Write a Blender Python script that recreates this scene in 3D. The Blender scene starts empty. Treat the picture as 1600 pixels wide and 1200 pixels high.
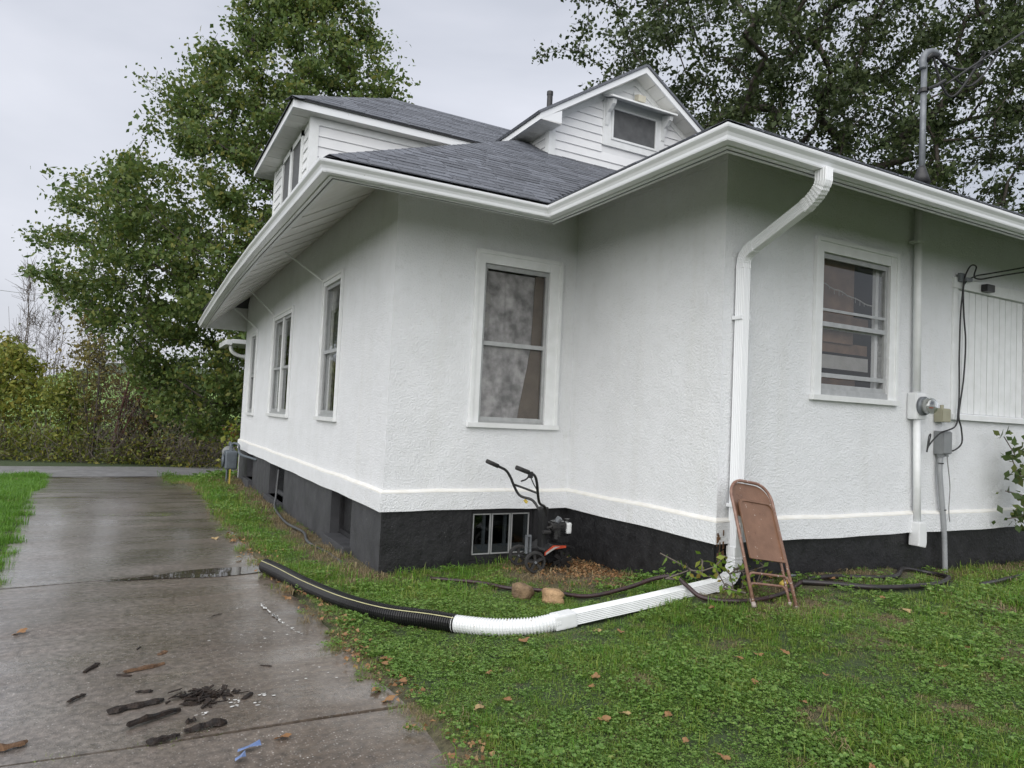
import bpy, bmesh, math, random
import numpy as np
from mathutils import Vector, Matrix
random.seed(7); rng = np.random.default_rng(7)
S = bpy.context.scene
COL = S.collection
# ------------------------------------------------------------------ camera, world, sun, exposure
cd = bpy.data.cameras.new('camera'); cam = bpy.data.objects.new('camera', cd); COL.objects.link(cam)
YAW, PITCH, ROLL = math.radians(28.217), math.radians(2.696), math.radians(2.654)
_f = Vector((math.sin(YAW)*math.cos(PITCH), math.cos(YAW)*math.cos(PITCH), math.sin(PITCH)))
_r = Vector((math.cos(YAW), -math.sin(YAW), 0)); _u = _r.cross(_f)
r2 = _r*math.cos(ROLL)+_u*math.sin(ROLL); u2 = -_r*math.sin(ROLL)+_u*math.cos(ROLL)
CAM = Vector((-4.291, -4.348, 1.6))
M = Matrix((r2, u2, -_f)).transposed().to_4x4(); M.translation = CAM
cam.matrix_world = M
cd.sensor_width = 36; cd.lens = 1108.86/1600*36; cd.clip_start = .05; cd.clip_end = 2000
S.camera = cam
W = bpy.data.worlds.new('World'); S.world = W; W.use_nodes = True
wn, wl = W.node_tree.nodes, W.node_tree.links
wn.clear()
wo = wn.new('ShaderNodeOutputWorld'); bg = wn.new('ShaderNodeBackground'); bg.inputs[1].default_value = .1
SUN_EL, SUN_AZ = math.radians(38), math.radians(230)     # azimuth clockwise from +Y
sky = wn.new('ShaderNodeTexSky'); sky.sky_type = 'NISHITA'; sky.sun_disc = False
sky.sun_elevation = SUN_EL; sky.sun_rotation = SUN_AZ; sky.air_density = 1.5; sky.dust_density = 3
tc = wn.new('ShaderNodeTexCoord'); mp = wn.new('ShaderNodeMapping'); mp.inputs['Scale'].default_value = (1, 1, 2.6)
nz = wn.new('ShaderNodeTexNoise'); nz.inputs['Scale'].default_value = 1.6; nz.inputs['Detail'].default_value = 5; nz.inputs['Roughness'].default_value = .5; nz.inputs['Distortion'].default_value = .35
rp = wn.new('ShaderNodeValToRGB'); rp.color_ramp.elements[0].position = .3; rp.color_ramp.elements[0].color = (.50, .53, .605, 1); rp.color_ramp.elements[1].position = .7; rp.color_ramp.elements[1].color = (.765, .78, .855, 1)
sc_ = wn.new('ShaderNodeVectorMath'); sc_.operation = 'SCALE'; sc_.inputs['Scale'].default_value = 4.2
mx = wn.new('ShaderNodeMixRGB'); mx.inputs[0].default_value = .94
wl.new(tc.outputs['Generated'], mp.inputs[0]); wl.new(mp.outputs[0], nz.inputs['Vector']); wl.new(nz.outputs[0], rp.inputs[0])
wl.new(rp.outputs[0], sc_.inputs[0]); wl.new(sky.outputs[0], mx.inputs[1]); wl.new(sc_.outputs[0], mx.inputs[2])
wl.new(mx.outputs[0], bg.inputs[0]); wl.new(bg.outputs[0], wo.inputs[0])
sl = bpy.data.lights.new('sun', 'SUN'); sl.energy = 1.5; sl.angle = math.radians(95); sl.color = (1, .985, .96)
so = bpy.data.objects.new('sun', sl); COL.objects.link(so)
so.rotation_euler = Vector((-math.sin(SUN_AZ)*math.cos(SUN_EL), -math.cos(SUN_AZ)*math.cos(SUN_EL), -math.sin(SUN_EL))).to_track_quat('-Z', 'Y').to_euler()
S.view_settings.view_transform = 'Standard'; S.view_settings.look = 'None'; S.view_settings.gamma = 1; S.view_settings.exposure = 1.3
S.render.engine = 'CYCLES'; S.cycles.use_denoising = True
S.cycles.max_bounces = 6; S.cycles.diffuse_bounces = 3; S.cycles.glossy_bounces = 3; S.cycles.transparent_max_bounces = 12; S.cycles.caustics_reflective = False; S.cycles.caustics_refractive = False

# ------------------------------------------------------------------ materials
def nt(name):
    m = bpy.data.materials.new(name); m.use_nodes = True
    n, l = m.node_tree.nodes, m.node_tree.links
    return m, n, l, n['Principled BSDF']
def noise(n, l, scale, detail=4, rough=.55, vec=None, dist=0):
    t = n.new('ShaderNodeTexNoise'); t.inputs['Scale'].default_value = scale; t.inputs['Detail'].default_value = detail
    t.inputs['Roughness'].default_value = rough; t.inputs['Distortion'].default_value = dist
    if vec is None:
        g = n.new('ShaderNodeNewGeometry'); vec = g.outputs['Position']
    l.new(vec, t.inputs['Vector']); return t
def ramp(n, l, src, stops):
    r = n.new('ShaderNodeValToRGB'); e = r.color_ramp.elements
    while len(e) < len(stops): e.new(.5)
    for i, (p, c) in enumerate(stops):
        e[i].position = p; e[i].color = (c[0], c[1], c[2], 1) if not isinstance(c, (int, float)) else (c, c, c, 1)
    l.new(src, r.inputs[0]); return r
def pm(name, c1, c2=None, scale=6, rough=.6, bump=0, bscale=60, metal=0, rvar=0, detail=4, spec=.5, isl=0, local=False, bdist=.01):
    m, n, l, b = nt(name)
    vec = None
    if local:
        t = n.new('ShaderNodeTexCoord'); vec = t.outputs['Object']
    c2 = c2 or tuple(x*.85 for x in c1)
    nn = noise(n, l, scale, detail, vec=vec); r = ramp(n, l, nn.outputs[0], [(.3, c1), (.7, c2)])
    out = r.outputs[0]
    if isl:
        oi = n.new('ShaderNodeObjectInfo'); g = n.new('ShaderNodeNewGeometry')
        ad = n.new('ShaderNodeMath'); ad.operation = 'ADD'; l.new(oi.outputs['Random'], ad.inputs[0]); l.new(g.outputs['Random Per Island'], ad.inputs[1])
        fr = n.new('ShaderNodeMath'); fr.operation = 'FRACT'; l.new(ad.outputs[0], fr.inputs[0])
        mr = n.new('ShaderNodeMapRange'); mr.inputs[3].default_value = 1-isl; mr.inputs[4].default_value = 1+isl; l.new(fr.outputs[0], mr.inputs[0])
        ml = n.new('ShaderNodeVectorMath'); ml.operation = 'SCALE'; l.new(out, ml.inputs[0]); l.new(mr.outputs[0], ml.inputs['Scale']); out = ml.outputs[0]
    l.new(out, b.inputs['Base Color'])
    b.inputs['Roughness'].default_value = rough; b.inputs['Metallic'].default_value = metal; b.inputs['Specular IOR Level'].default_value = spec
    if rvar:
        n2 = noise(n, l, scale*1.7, 3, vec=vec); mr = n.new('ShaderNodeMapRange'); mr.inputs[1].default_value = .3; mr.inputs[2].default_value = .7
        mr.inputs[3].default_value = rough-rvar; mr.inputs[4].default_value = rough+rvar; l.new(n2.outputs[0], mr.inputs[0]); l.new(mr.outputs[0], b.inputs['Roughness'])
    if bump:
        n3 = noise(n, l, bscale, 3, vec=vec); bp = n.new('ShaderNodeBump'); bp.inputs['Strength'].default_value = bump; bp.inputs['Distance'].default_value = bdist
        l.new(n3.outputs[0], bp.inputs['Height']); l.new(bp.outputs[0], b.inputs['Normal'])
    return m
def stucco_mat():
    m, n, l, b = nt('stucco')
    a = noise(n, l, 3.0, 5); r = ramp(n, l, a.outputs[0], [(.3, (.78, .795, .815)), (.72, (.725, .74, .755))])
    # faint speckled dirt
    a2 = noise(n, l, 14, 6, .7); r2_ = ramp(n, l, a2.outputs[0], [(.55, (1, 1, 1)), (.85, (.86, .86, .84))])
    mm = n.new('ShaderNodeMixRGB'); mm.blend_type = 'MULTIPLY'; mm.inputs[0].default_value = 1; l.new(r.outputs[0], mm.inputs[1]); l.new(r2_.outputs[0], mm.inputs[2])
    gd_ = n.new('ShaderNodeNewGeometry'); md_ = n.new('ShaderNodeMapping'); md_.inputs['Scale'].default_value = (5, 5, .35); l.new(gd_.outputs['Position'], md_.inputs[0]); a3 = noise(n, l, .9, 6, .65, vec=md_.outputs[0]); r3_ = ramp(n, l, a3.outputs[0], [(.5, (1, 1, 1)), (.8, (.95, .945, .925))]); mm3 = n.new('ShaderNodeMixRGB'); mm3.blend_type = 'MULTIPLY'; mm3.inputs[0].default_value = 1; l.new(mm.outputs[0], mm3.inputs[1]); l.new(r3_.outputs[0], mm3.inputs[2])
    l.new(mm3.outputs[0], b.inputs['Base Color']); b.inputs['Roughness'].default_value = .62; b.inputs['Specular IOR Level'].default_value = .35
    n1 = noise(n, l, 52, 4, .62, dist=.1); n2 = noise(n, l, 120, 3, .6); n0 = noise(n, l, 9, 3)
    ad = n.new('ShaderNodeMath'); ad.operation = 'MULTIPLY_ADD'; ad.inputs[1].default_value = .35; l.new(n2.outputs[0], ad.inputs[0]); l.new(n1.outputs[0], ad.inputs[2])
    ad2 = n.new('ShaderNodeMath'); ad2.operation = 'MULTIPLY_ADD'; ad2.inputs[1].default_value = .8; l.new(n0.outputs[0], ad2.inputs[0]); l.new(ad.outputs[0], ad2.inputs[2])
    bp = n.new('ShaderNodeBump'); bp.inputs['Strength'].default_value = .75; bp.inputs['Distance'].default_value = .019
    l.new(ad2.outputs[0], bp.inputs['Height']); l.new(bp.outputs[0], b.inputs['Normal'])
    return m
def glass_mat(name, tint=(.75, .8, .78), base=.015, rough=.015):
    m, n, l, b = nt(name); n.remove(b)
    o = n['Material Output']; t = n.new('ShaderNodeBsdfTransparent'); t.inputs[0].default_value = (*tint, 1)
    g = n.new('ShaderNodeBsdfGlossy'); g.inputs['Roughness'].default_value = rough; g.inputs[0].default_value = (.92, .95, .95, 1)
    fr = n.new('ShaderNodeFresnel'); fr.inputs[0].default_value = 1.5
    ml = n.new('ShaderNodeMath'); ml.operation = 'MULTIPLY_ADD'; ml.inputs[1].default_value = 1.1; ml.inputs[2].default_value = base; ml.use_clamp = True
    l.new(fr.outputs[0], ml.inputs[0])
    ge = n.new('ShaderNodeNewGeometry'); su = n.new('ShaderNodeMath'); su.operation = 'SUBTRACT'; su.inputs[0].default_value = 1; l.new(ge.outputs['Backfacing'], su.inputs[1]); mu = n.new('ShaderNodeMath'); mu.operation = 'MULTIPLY'; l.new(ml.outputs[0], mu.inputs[0]); l.new(su.outputs[0], mu.inputs[1])     # the far face of the pane adds no second reflection
    x = n.new('ShaderNodeMixShader'); l.new(mu.outputs[0], x.inputs[0]); l.new(t.outputs[0], x.inputs[1]); l.new(g.outputs[0], x.inputs[2]); l.new(x.outputs[0], o.inputs[0])
    return m
def leaf_mat(name, stops, trans=.35, rough=.5):
    m, n, l, b = nt(name); o = n['Material Output']
    g = n.new('ShaderNodeNewGeometry'); oi = n.new('ShaderNodeObjectInfo')
    a = noise(n, l, .55, 3)
    ad = n.new('ShaderNodeMath'); ad.operation = 'MULTIPLY_ADD'; ad.inputs[1].default_value = .62; l.new(g.outputs['Random Per Island'], ad.inputs[0])
    s2 = n.new('ShaderNodeMath'); s2.operation = 'MULTIPLY'; s2.inputs[1].default_value = .4; l.new(a.outputs[0], s2.inputs[0]); l.new(s2.outputs[0], ad.inputs[2])
    ad2 = n.new('ShaderNodeMath'); ad2.operation = 'MULTIPLY_ADD'; ad2.inputs[1].default_value = .15; l.new(oi.outputs['Random'], ad2.inputs[0]); l.new(ad.outputs[0], ad2.inputs[2])
    r = ramp(n, l, ad2.outputs[0], stops)
    l.new(r.outputs[0], b.inputs['Base Color']); b.inputs['Roughness'].default_value = rough; b.inputs['Specular IOR Level'].default_value = .35
    t = n.new('ShaderNodeBsdfTranslucent'); l.new(r.outputs[0], t.inputs[0])
    x = n.new('ShaderNodeMixShader'); x.inputs[0].default_value = trans; l.new(b.outputs[0], x.inputs[1]); l.new(t.outputs[0], x.inputs[2]); l.new(x.outputs[0], o.inputs[0])
    return m
def concrete_mat(name='wet_concrete', c=((.115, .098, .085), (.16, .139, .123), (.21, .187, .168)), agg=1., silt=1.):
    m, n, l, b = nt(name)
    g = n.new('ShaderNodeNewGeometry'); P = g.outputs['Position']
    big = noise(n, l, .8, 5, .6); fine = noise(n, l, 22, 4, .65)
    r0_ = ramp(n, l, big.outputs[0], [(.3, c[0]), (.5, c[1]), (.72, c[2])])
    rb_ = ramp(n, l, big.outputs[0], [(.3, (.072, .054, .040)), (.5, (.11, .085, .064)), (.72, (.16, .128, .10))])
    sx_ = n.new('ShaderNodeSeparateXYZ'); l.new(P, sx_.inputs[0]); sn = noise(n, l, 1.1, 5, .6)
    sm_ = n.new('ShaderNodeMath'); sm_.operation = 'MULTIPLY_ADD'; sm_.inputs[1].default_value = 1.6; l.new(sn.outputs[0], sm_.inputs[0]); l.new(sx_.outputs[0], sm_.inputs[2])
    sf = n.new('ShaderNodeMapRange'); sf.inputs[1].default_value = -3.75; sf.inputs[2].default_value = -2.55; sf.inputs[4].default_value = silt; l.new(sm_.outputs[0], sf.inputs[0])
    r = n.new('ShaderNodeMixRGB'); l.new(sf.outputs[0], r.inputs[0]); l.new(r0_.outputs[0], r.inputs[1]); l.new(rb_.outputs[0], r.inputs[2])
    # aggregate: pale pebbles in the worn paste
    v = n.new('ShaderNodeTexVoronoi'); v.inputs['Scale'].default_value = 75; l.new(P, v.inputs['Vector'])
    vr = ramp(n, l, v.outputs['Distance'], [(.16, (1, 1, 1)), (.42, (0, 0, 0))])
    hs = n.new('ShaderNodeSeparateColor'); l.new(v.outputs['Color'], hs.inputs[0])
    sel = n.new('ShaderNodeMath'); sel.operation = 'GREATER_THAN'; sel.inputs[1].default_value = .42; l.new(hs.outputs[0], sel.inputs[0])
    f = n.new('ShaderNodeMath'); f.operation = 'MULTIPLY'; l.new(vr.outputs[0], f.inputs[0]); l.new(sel.outputs[0], f.inputs[1])
    pc = ramp(n, l, hs.outputs[1], [(0, (.19, .16, .135)), (.45, (.27, .24, .215)), (.7, (.10, .075, .06)), (.9, (.34, .31, .28)), (1, (.62, .60, .57))])
    mf = noise(n, l, 1.3, 3); mr0 = n.new('ShaderNodeMapRange'); mr0.inputs[1].default_value = .35; mr0.inputs[2].default_value = .6; mr0.inputs[3].default_value = .35*agg; mr0.inputs[4].default_value = .95*agg; l.new(mf.outputs[0], mr0.inputs[0])
    f2 = n.new('ShaderNodeMath'); f2.operation = 'MULTIPLY'; l.new(f.outputs[0], f2.inputs[0]); l.new(mr0.outputs[0], f2.inputs[1])
    x = n.new('ShaderNodeMixRGB'); l.new(f2.outputs[0], x.inputs[0]); l.new(r.outputs[0], x.inputs[1]); l.new(pc.outputs[0], x.inputs[2])
    fr = ramp(n, l, fine.outputs[0], [(.3, (.5, .5, .5)), (.7, (1.4, 1.4, 1.4))])
    mm = n.new('ShaderNodeMixRGB'); mm.blend_type = 'MULTIPLY'; mm.inputs[0].default_value = 1; l.new(x.outputs[0], mm.inputs[1]); l.new(fr.outputs[0], mm.inputs[2])
    mps = n.new('ShaderNodeMapping'); mps.inputs['Scale'].default_value = (.5, 26, 1); mps.inputs['Rotation'].default_value = (0, 0, -.02); l.new(P, mps.inputs[0])
    ss = noise(n, l, 1.0, 4, .6, vec=mps.outputs[0]); sr = ramp(n, l, ss.outputs[0], [(.36, (.80, .78, .76)), (.46, (1, 1, 1)), (.62, (1.05, 1.05, 1.05))])
    mk = noise(n, l, .7, 3); mkr = ramp(n, l, mk.outputs[0], [(.42, 0.), (.6, 1.)])
    m5 = n.new('ShaderNodeMixRGB'); m5.blend_type = 'MULTIPLY'; l.new(mkr.outputs[0], m5.inputs[0]); l.new(mm.outputs[0], m5.inputs[1]); l.new(sr.outputs[0], m5.inputs[2])
    l.new(m5.outputs[0], b.inputs['Base Color'])
    # wet film: streaks across the slabs
    mpn = n.new('ShaderNodeMapping'); mpn.inputs['Scale'].default_value = (.55, 1.8, 1); mpn.inputs['Rotation'].default_value = (0, 0, .12); l.new(P, mpn.inputs[0])
    wn_ = noise(n, l, 1.5, 6, .62, vec=mpn.outputs[0]); wr = ramp(n, l, wn_.outputs[0], [(.36, .16), (.5, .34), (.66, .55)])
    l.new(wr.outputs[0], b.inputs['Roughness']); b.inputs['Specular IOR Level'].default_value = .6; cw = ramp(n, l, wn_.outputs[0], [(.40, .95), (.56, .55), (.70, .12)]); l.new(cw.outputs[0], b.inputs['Coat Weight']); b.inputs['Coat Roughness'].default_value = .16; b.inputs['Coat IOR'].default_value = 1.38
    br = n.new('ShaderNodeMath'); br.operation = 'MULTIPLY_ADD'; br.inputs[1].default_value = .5; l.new(f.outputs[0], br.inputs[0]); l.new(fine.outputs[0], br.inputs[2])
    bp = n.new('ShaderNodeBump'); bp.inputs['Strength'].default_value = .5; bp.inputs['Distance'].default_value = .006; l.new(br.outputs[0], bp.inputs['Height']); l.new(bp.outputs[0], b.inputs['Normal'])
    return m
def ground_mat():
    m, n, l, b = nt('soil_and_turf')
    at = n.new('ShaderNodeAttribute'); at.attribute_name = 'dry'
    a = noise(n, l, 1.4, 5); c = noise(n, l, 30, 5, .7)
    gr = ramp(n, l, c.outputs[0], [(.3, (.018, .03, .010)), (.7, (.055, .085, .026))])
    dr = ramp(n, l, c.outputs[0], [(.3, (.065, .045, .03)), (.7, (.19, .145, .09))])
    sm = n.new('ShaderNodeMath'); sm.operation = 'MULTIPLY_ADD'; sm.inputs[1].default_value = .9; sm.inputs[2].default_value = -.52; l.new(a.outputs[0], sm.inputs[0])
    ad = n.new('ShaderNodeMath'); ad.operation = 'ADD'; ad.use_clamp = True; l.new(at.outputs['Fac'], ad.inputs[0]); l.new(sm.outputs[0], ad.inputs[1])
    x = n.new('ShaderNodeMixRGB'); l.new(ad.outputs[0], x.inputs[0]); l.new(gr.outputs[0], x.inputs[1]); l.new(dr.outputs[0], x.inputs[2])
    l.new(x.outputs[0], b.inputs['Base Color']); b.inputs['Roughness'].default_value = .85
    bp = n.new('ShaderNodeBump'); bp.inputs['Strength'].default_value = .8; bp.inputs['Distance'].default_value = .03; l.new(c.outputs[0], bp.inputs['Height']); l.new(bp.outputs[0], b.inputs['Normal'])
    return m
MT = dict(
 stucco=stucco_mat(), conc=concrete_mat(), conc2=concrete_mat('pale_grey_concrete', ((.135, .122, .112), (.185, .17, .158), (.245, .228, .214)), .75, .8), soil=ground_mat(),
 found=pm('black_foundation_paint', (.007, .007, .008), (.021, .021, .023), 7, .5, .5, 40, rvar=.14, detail=8),
 foundA=pm('weathered_grey_foundation', (.034, .035, .039), (.058, .059, .064), 4, .65, .3, 45, rvar=.1),
 cream=pm('cream_weathered_paint', (.775, .77, .745), (.72, .705, .655), 7, .6, .3, 40), trim=pm('white_trim_paint', (.77, .785, .79), (.69, .705, .70), 8, .45, .15, 50),
 alum=pm('white_gutter_enamel', (.79, .805, .82), (.765, .78, .80), 2, .24),
 vinyl=pm('white_vinyl_siding', (.78, .785, .79), (.72, .73, .74), 4, .4, .08, 70, isl=.03),
 soffit=pm('white_soffit_paint', (.78, .78, .76), (.70, .69, .66), 6, .5, .1, 40, isl=.07),
 storm=pm('dull_aluminium_storm_frame', (.46, .47, .47), (.36, .37, .37), 12, .42, metal=.35, rvar=.1),
 shingle=pm('wet_asphalt_shingle', (.060, .066, .079), (.165, .175, .20), 75, .55, .7, 160, rvar=.08, isl=.3, detail=6),
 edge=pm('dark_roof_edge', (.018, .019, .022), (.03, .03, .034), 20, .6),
 glass=glass_mat('window_glass', (.92, .92, .92)), glassd=glass_mat('dark_window_glass', (.55, .58, .6), .04, .03),
 dark=pm('dark_room', (.05, .036, .026), (.07, .052, .038), 2, .9),
 sheet=pm('cloudy_plastic_sheet', (.14, .135, .135), (.52, .505, .505), 7.5, .5, detail=3),
 drape=pm('brown_drape', (.10, .078, .06), (.15, .12, .095), 8, .9),
 wood=pm('inside_brown_wood', (.20, .12, .07), (.10, .06, .038), 6, .6),
 pale=pm('inside_pale_board', (.36, .35, .33), (.27, .265, .25), 6, .6),
 screen=pm('grey_insect_screen', (.075, .078, .08), (.11, .112, .115), 9, .7),
 blackm=pm('black_enamel', (.012, .012, .013), (.02, .02, .021), 20, .35), rubber=pm('black_rubber', (.014, .014, .015), (.03, .029, .028), 25, .75, .3, 120),
 pipe=pm('black_corrugated_plastic', (.007, .007, .008), (.012, .012, .012), 12, .3, spec=.35), yline=pm('yellow_pipe_stripe', (.52, .50, .28), (.4, .38, .2), 20, .5),
 wplast=pm('white_plastic', (.74, .755, .76), (.66, .675, .68), 7, .35),
 gmetal=pm('galvanised_steel', (.20, .215, .23), (.13, .14, .155), 14, .5, metal=.3, rvar=.1), pvcdark=pm('dark_grey_hose', (.05, .052, .056), (.085, .087, .09), 9, .45), pvc=pm('grey_pvc', (.30, .31, .32), (.24, .25, .26), 8, .5),
 gbox=pm('grey_utility_box', (.22, .23, .235), (.17, .18, .185), 8, .5), tan=pm('tan_utility_box', (.34, .33, .24), (.27, .26, .19), 8, .55),
 chair=pm('brown_chair_enamel', (.215, .118, .074), (.15, .08, .048), 9, .36, .12, 60, rvar=.08, local=True),
 chairleg=pm('worn_brown_tube', (.27, .165, .125), (.17, .085, .06), 26, .4, rvar=.1, local=True), cap=pm('pale_chair_foot', (.36, .31, .28), (.25, .2, .18), 30, .6),
 red=pm('orange_red_guard', (.48, .07, .03), (.36, .045, .025), 14, .4), gasgrey=pm('grey_gas_meter', (.11, .13, .15), (.08, .095, .11), 10, .45), yellow=pm('yellow_marker', (.55, .42, .08), (.45, .33, .06), 10, .6),
 hose=pm('black_hose', (.013, .013, .014), (.03, .022, .022), 9, .38), hosered=pm('dark_maroon_hose', (.045, .02, .022), (.022, .014, .015), 9, .42),
 rock=pm('buff_stone', (.46, .30, .16), (.24, .15, .08), 14, .75, 1.0, 26, local=True, bdist=.02, detail=8), rock2=pm('brown_stone', (.24, .16, .09), (.09, .06, .036), 14, .8, 1.0, 26, local=True, bdist=.02, detail=8),
 char=pm('charred_bark', (.008, .007, .007), (.028, .017, .011), 24, .6, .7, 80, spec=.3), rust=pm('rotten_brown_wood', (.14, .075, .035), (.06, .032, .016), 30, .85, .6, 90),
 paint=pm('spilled_white_paint', (.7, .7, .68), (.55, .55, .53), 30, .5), blue=pm('blue_plastic_scrap', (.10, .16, .34), (.18, .25, .42), 30, .4),
 asphalt=pm('wet_asphalt', (.17, .168, .172), (.25, .248, .25), 2.5, .42, .3, 60, rvar=.12), bark=pm('tree_bark', (.045, .036, .030), (.085, .072, .060), 9, .85, .7, 30), twig=pm('bare_brown_twig', (.095, .078, .064), (.15, .128, .11), 6, .85), redbark=pm('red_brown_bark', (.10, .045, .03), (.06, .03, .025), 8, .8, .5, 30),
 vent=pm('black_vent_pipe', (.018, .018, .02), (.028, .028, .03), 20, .5), cable=pm('black_cable', (.012, .012, .013), (.02, .02, .02), 10, .5), gcable=pm('grey_cable', (.16, .16, .16), (.24, .24, .23), 10, .6),
 straw=leaf_mat('dead_grass', [(.1, (.20, .155, .09)), (.6, (.30, .24, .13)), (1, (.15, .11, .06))], .2),
 grass=leaf_mat('grass_blade', [(.1, (0.084, 0.161, 0.022)), (.5, (0.161, 0.269, 0.038)), (.9, (0.283, 0.346, 0.077))], .4, .35),
 lawn=leaf_mat('bright_lawn_blade', [(.1, (0.077, 0.176, 0.018)), (.6, (0.127, 0.286, 0.031)), (1, (0.187, 0.330, 0.050))], .4, .42),
 clover=leaf_mat('clover_leaf', [(.1, (0.075, 0.158, 0.031)), (.5, (0.136, 0.249, 0.050)), (.9, (0.231, 0.329, 0.084))], .35, .28),
 weed=leaf_mat('broad_weed_leaf', [(.1, (.09, .19, .03)), (.7, (.15, .26, .05)), (1, (.24, .27, .07))], .3, .4),
 maple=leaf_mat('maple_leaf', [(.12, (0.051, 0.090, 0.023)), (.5, (0.095, 0.153, 0.040)), (.86, (0.157, 0.201, 0.050)), (1, (0.314, 0.278, 0.067))], .42),
 oak=leaf_mat('dark_tree_leaf', [(.12, (0.033, 0.052, 0.020)), (.5, (0.058, 0.085, 0.030)), (.86, (0.093, 0.120, 0.041)), (1, (0.122, 0.150, 0.041))], .3),
 yel=leaf_mat('yellowing_leaf', [(.1, (0.093, 0.142, 0.028)), (.5, (0.170, 0.209, 0.039)), (.85, (0.272, 0.266, 0.050)), (1, (0.289, 0.209, 0.044))], .42),
 olive=leaf_mat('olive_leaf', [(.1, (0.075, 0.077, 0.022)), (.5, (0.138, 0.131, 0.037)), (.8, (0.213, 0.181, 0.050)), (1, (0.250, 0.150, 0.050))], .35),
 darkleaf=leaf_mat('dark_shrub_leaf', [(.1, (0.035, 0.064, 0.019)), (.6, (0.072, 0.112, 0.032)), (1, (0.160, 0.176, 0.048))], .3),
 brownleaf=leaf_mat('fallen_brown_leaf', [(.1, (.13, .06, .028)), (.5, (.24, .125, .055)), (1, (.30, .19, .09))], .1, .5),
 tanleaf=leaf_mat('fallen_tan_leaf', [(.1, (.34, .22, .09)), (1, (.42, .32, .17))], .15, .5),
 vine=leaf_mat('vine_leaf', [(.1, (.09, .19, .02)), (.6, (.16, .26, .035)), (.85, (.24, .25, .04)), (1, (.22, .12, .04))], .35, .4),
 field=pm('far_green_field', (.13, .23, .04), (.16, .25, .055), .08, .9), lens=pm('lamp_lens', (.55, .52, .42), (.5, .47, .38), 12, .3), meterglass=glass_mat('meter_glass', (.8, .82, .82), .14),
)
def water_mat():
    m, n, l, b = nt('standing_water'); b.inputs['Base Color'].default_value = (.05, .042, .034, 1); b.inputs['Roughness'].default_value = .03; b.inputs['Specular IOR Level'].default_value = .8
    a = noise(n, l, 5, 2); bp = n.new('ShaderNodeBump'); bp.inputs['Strength'].default_value = .05; bp.inputs['Distance'].default_value = .01; l.new(a.outputs[0], bp.inputs['Height']); l.new(bp.outputs[0], b.inputs['Normal'])
    return m
MT['water'] = water_mat()
def flecks(mt, scale, thr, col):
    n, l = mt.node_tree.nodes, mt.node_tree.links; b = n['Principled BSDF']; src = b.inputs['Base Color'].links[0].from_socket; t = n.new('ShaderNodeTexCoord')
    a = noise(n, l, scale, 3, .6, vec=t.outputs['Object']); r = ramp(n, l, a.outputs[0], [(thr, (0, 0, 0)), (thr+.03, (1, 1, 1))]); x = n.new('ShaderNodeMixRGB'); x.inputs[2].default_value = (*col, 1); l.new(r.outputs[0], x.inputs[0]); l.new(src, x.inputs[1]); l.new(x.outputs[0], b.inputs['Base Color'])
flecks(MT['chair'], 34, .70, (.55, .5, .45)); flecks(MT['chair'], 16, .68, (.11, .05, .03)); flecks(MT['chairleg'], 40, .64, (.5, .44, .4)); flecks(MT['alum'], 9, .74, (.52, .52, .49)); flecks(MT['wplast'], 18, .68, (.42, .38, .32)); flecks(MT['found'], 38, .70, (.09, .09, .09)); flecks(MT['foundA'], 30, .70, (.14, .14, .14))

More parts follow.
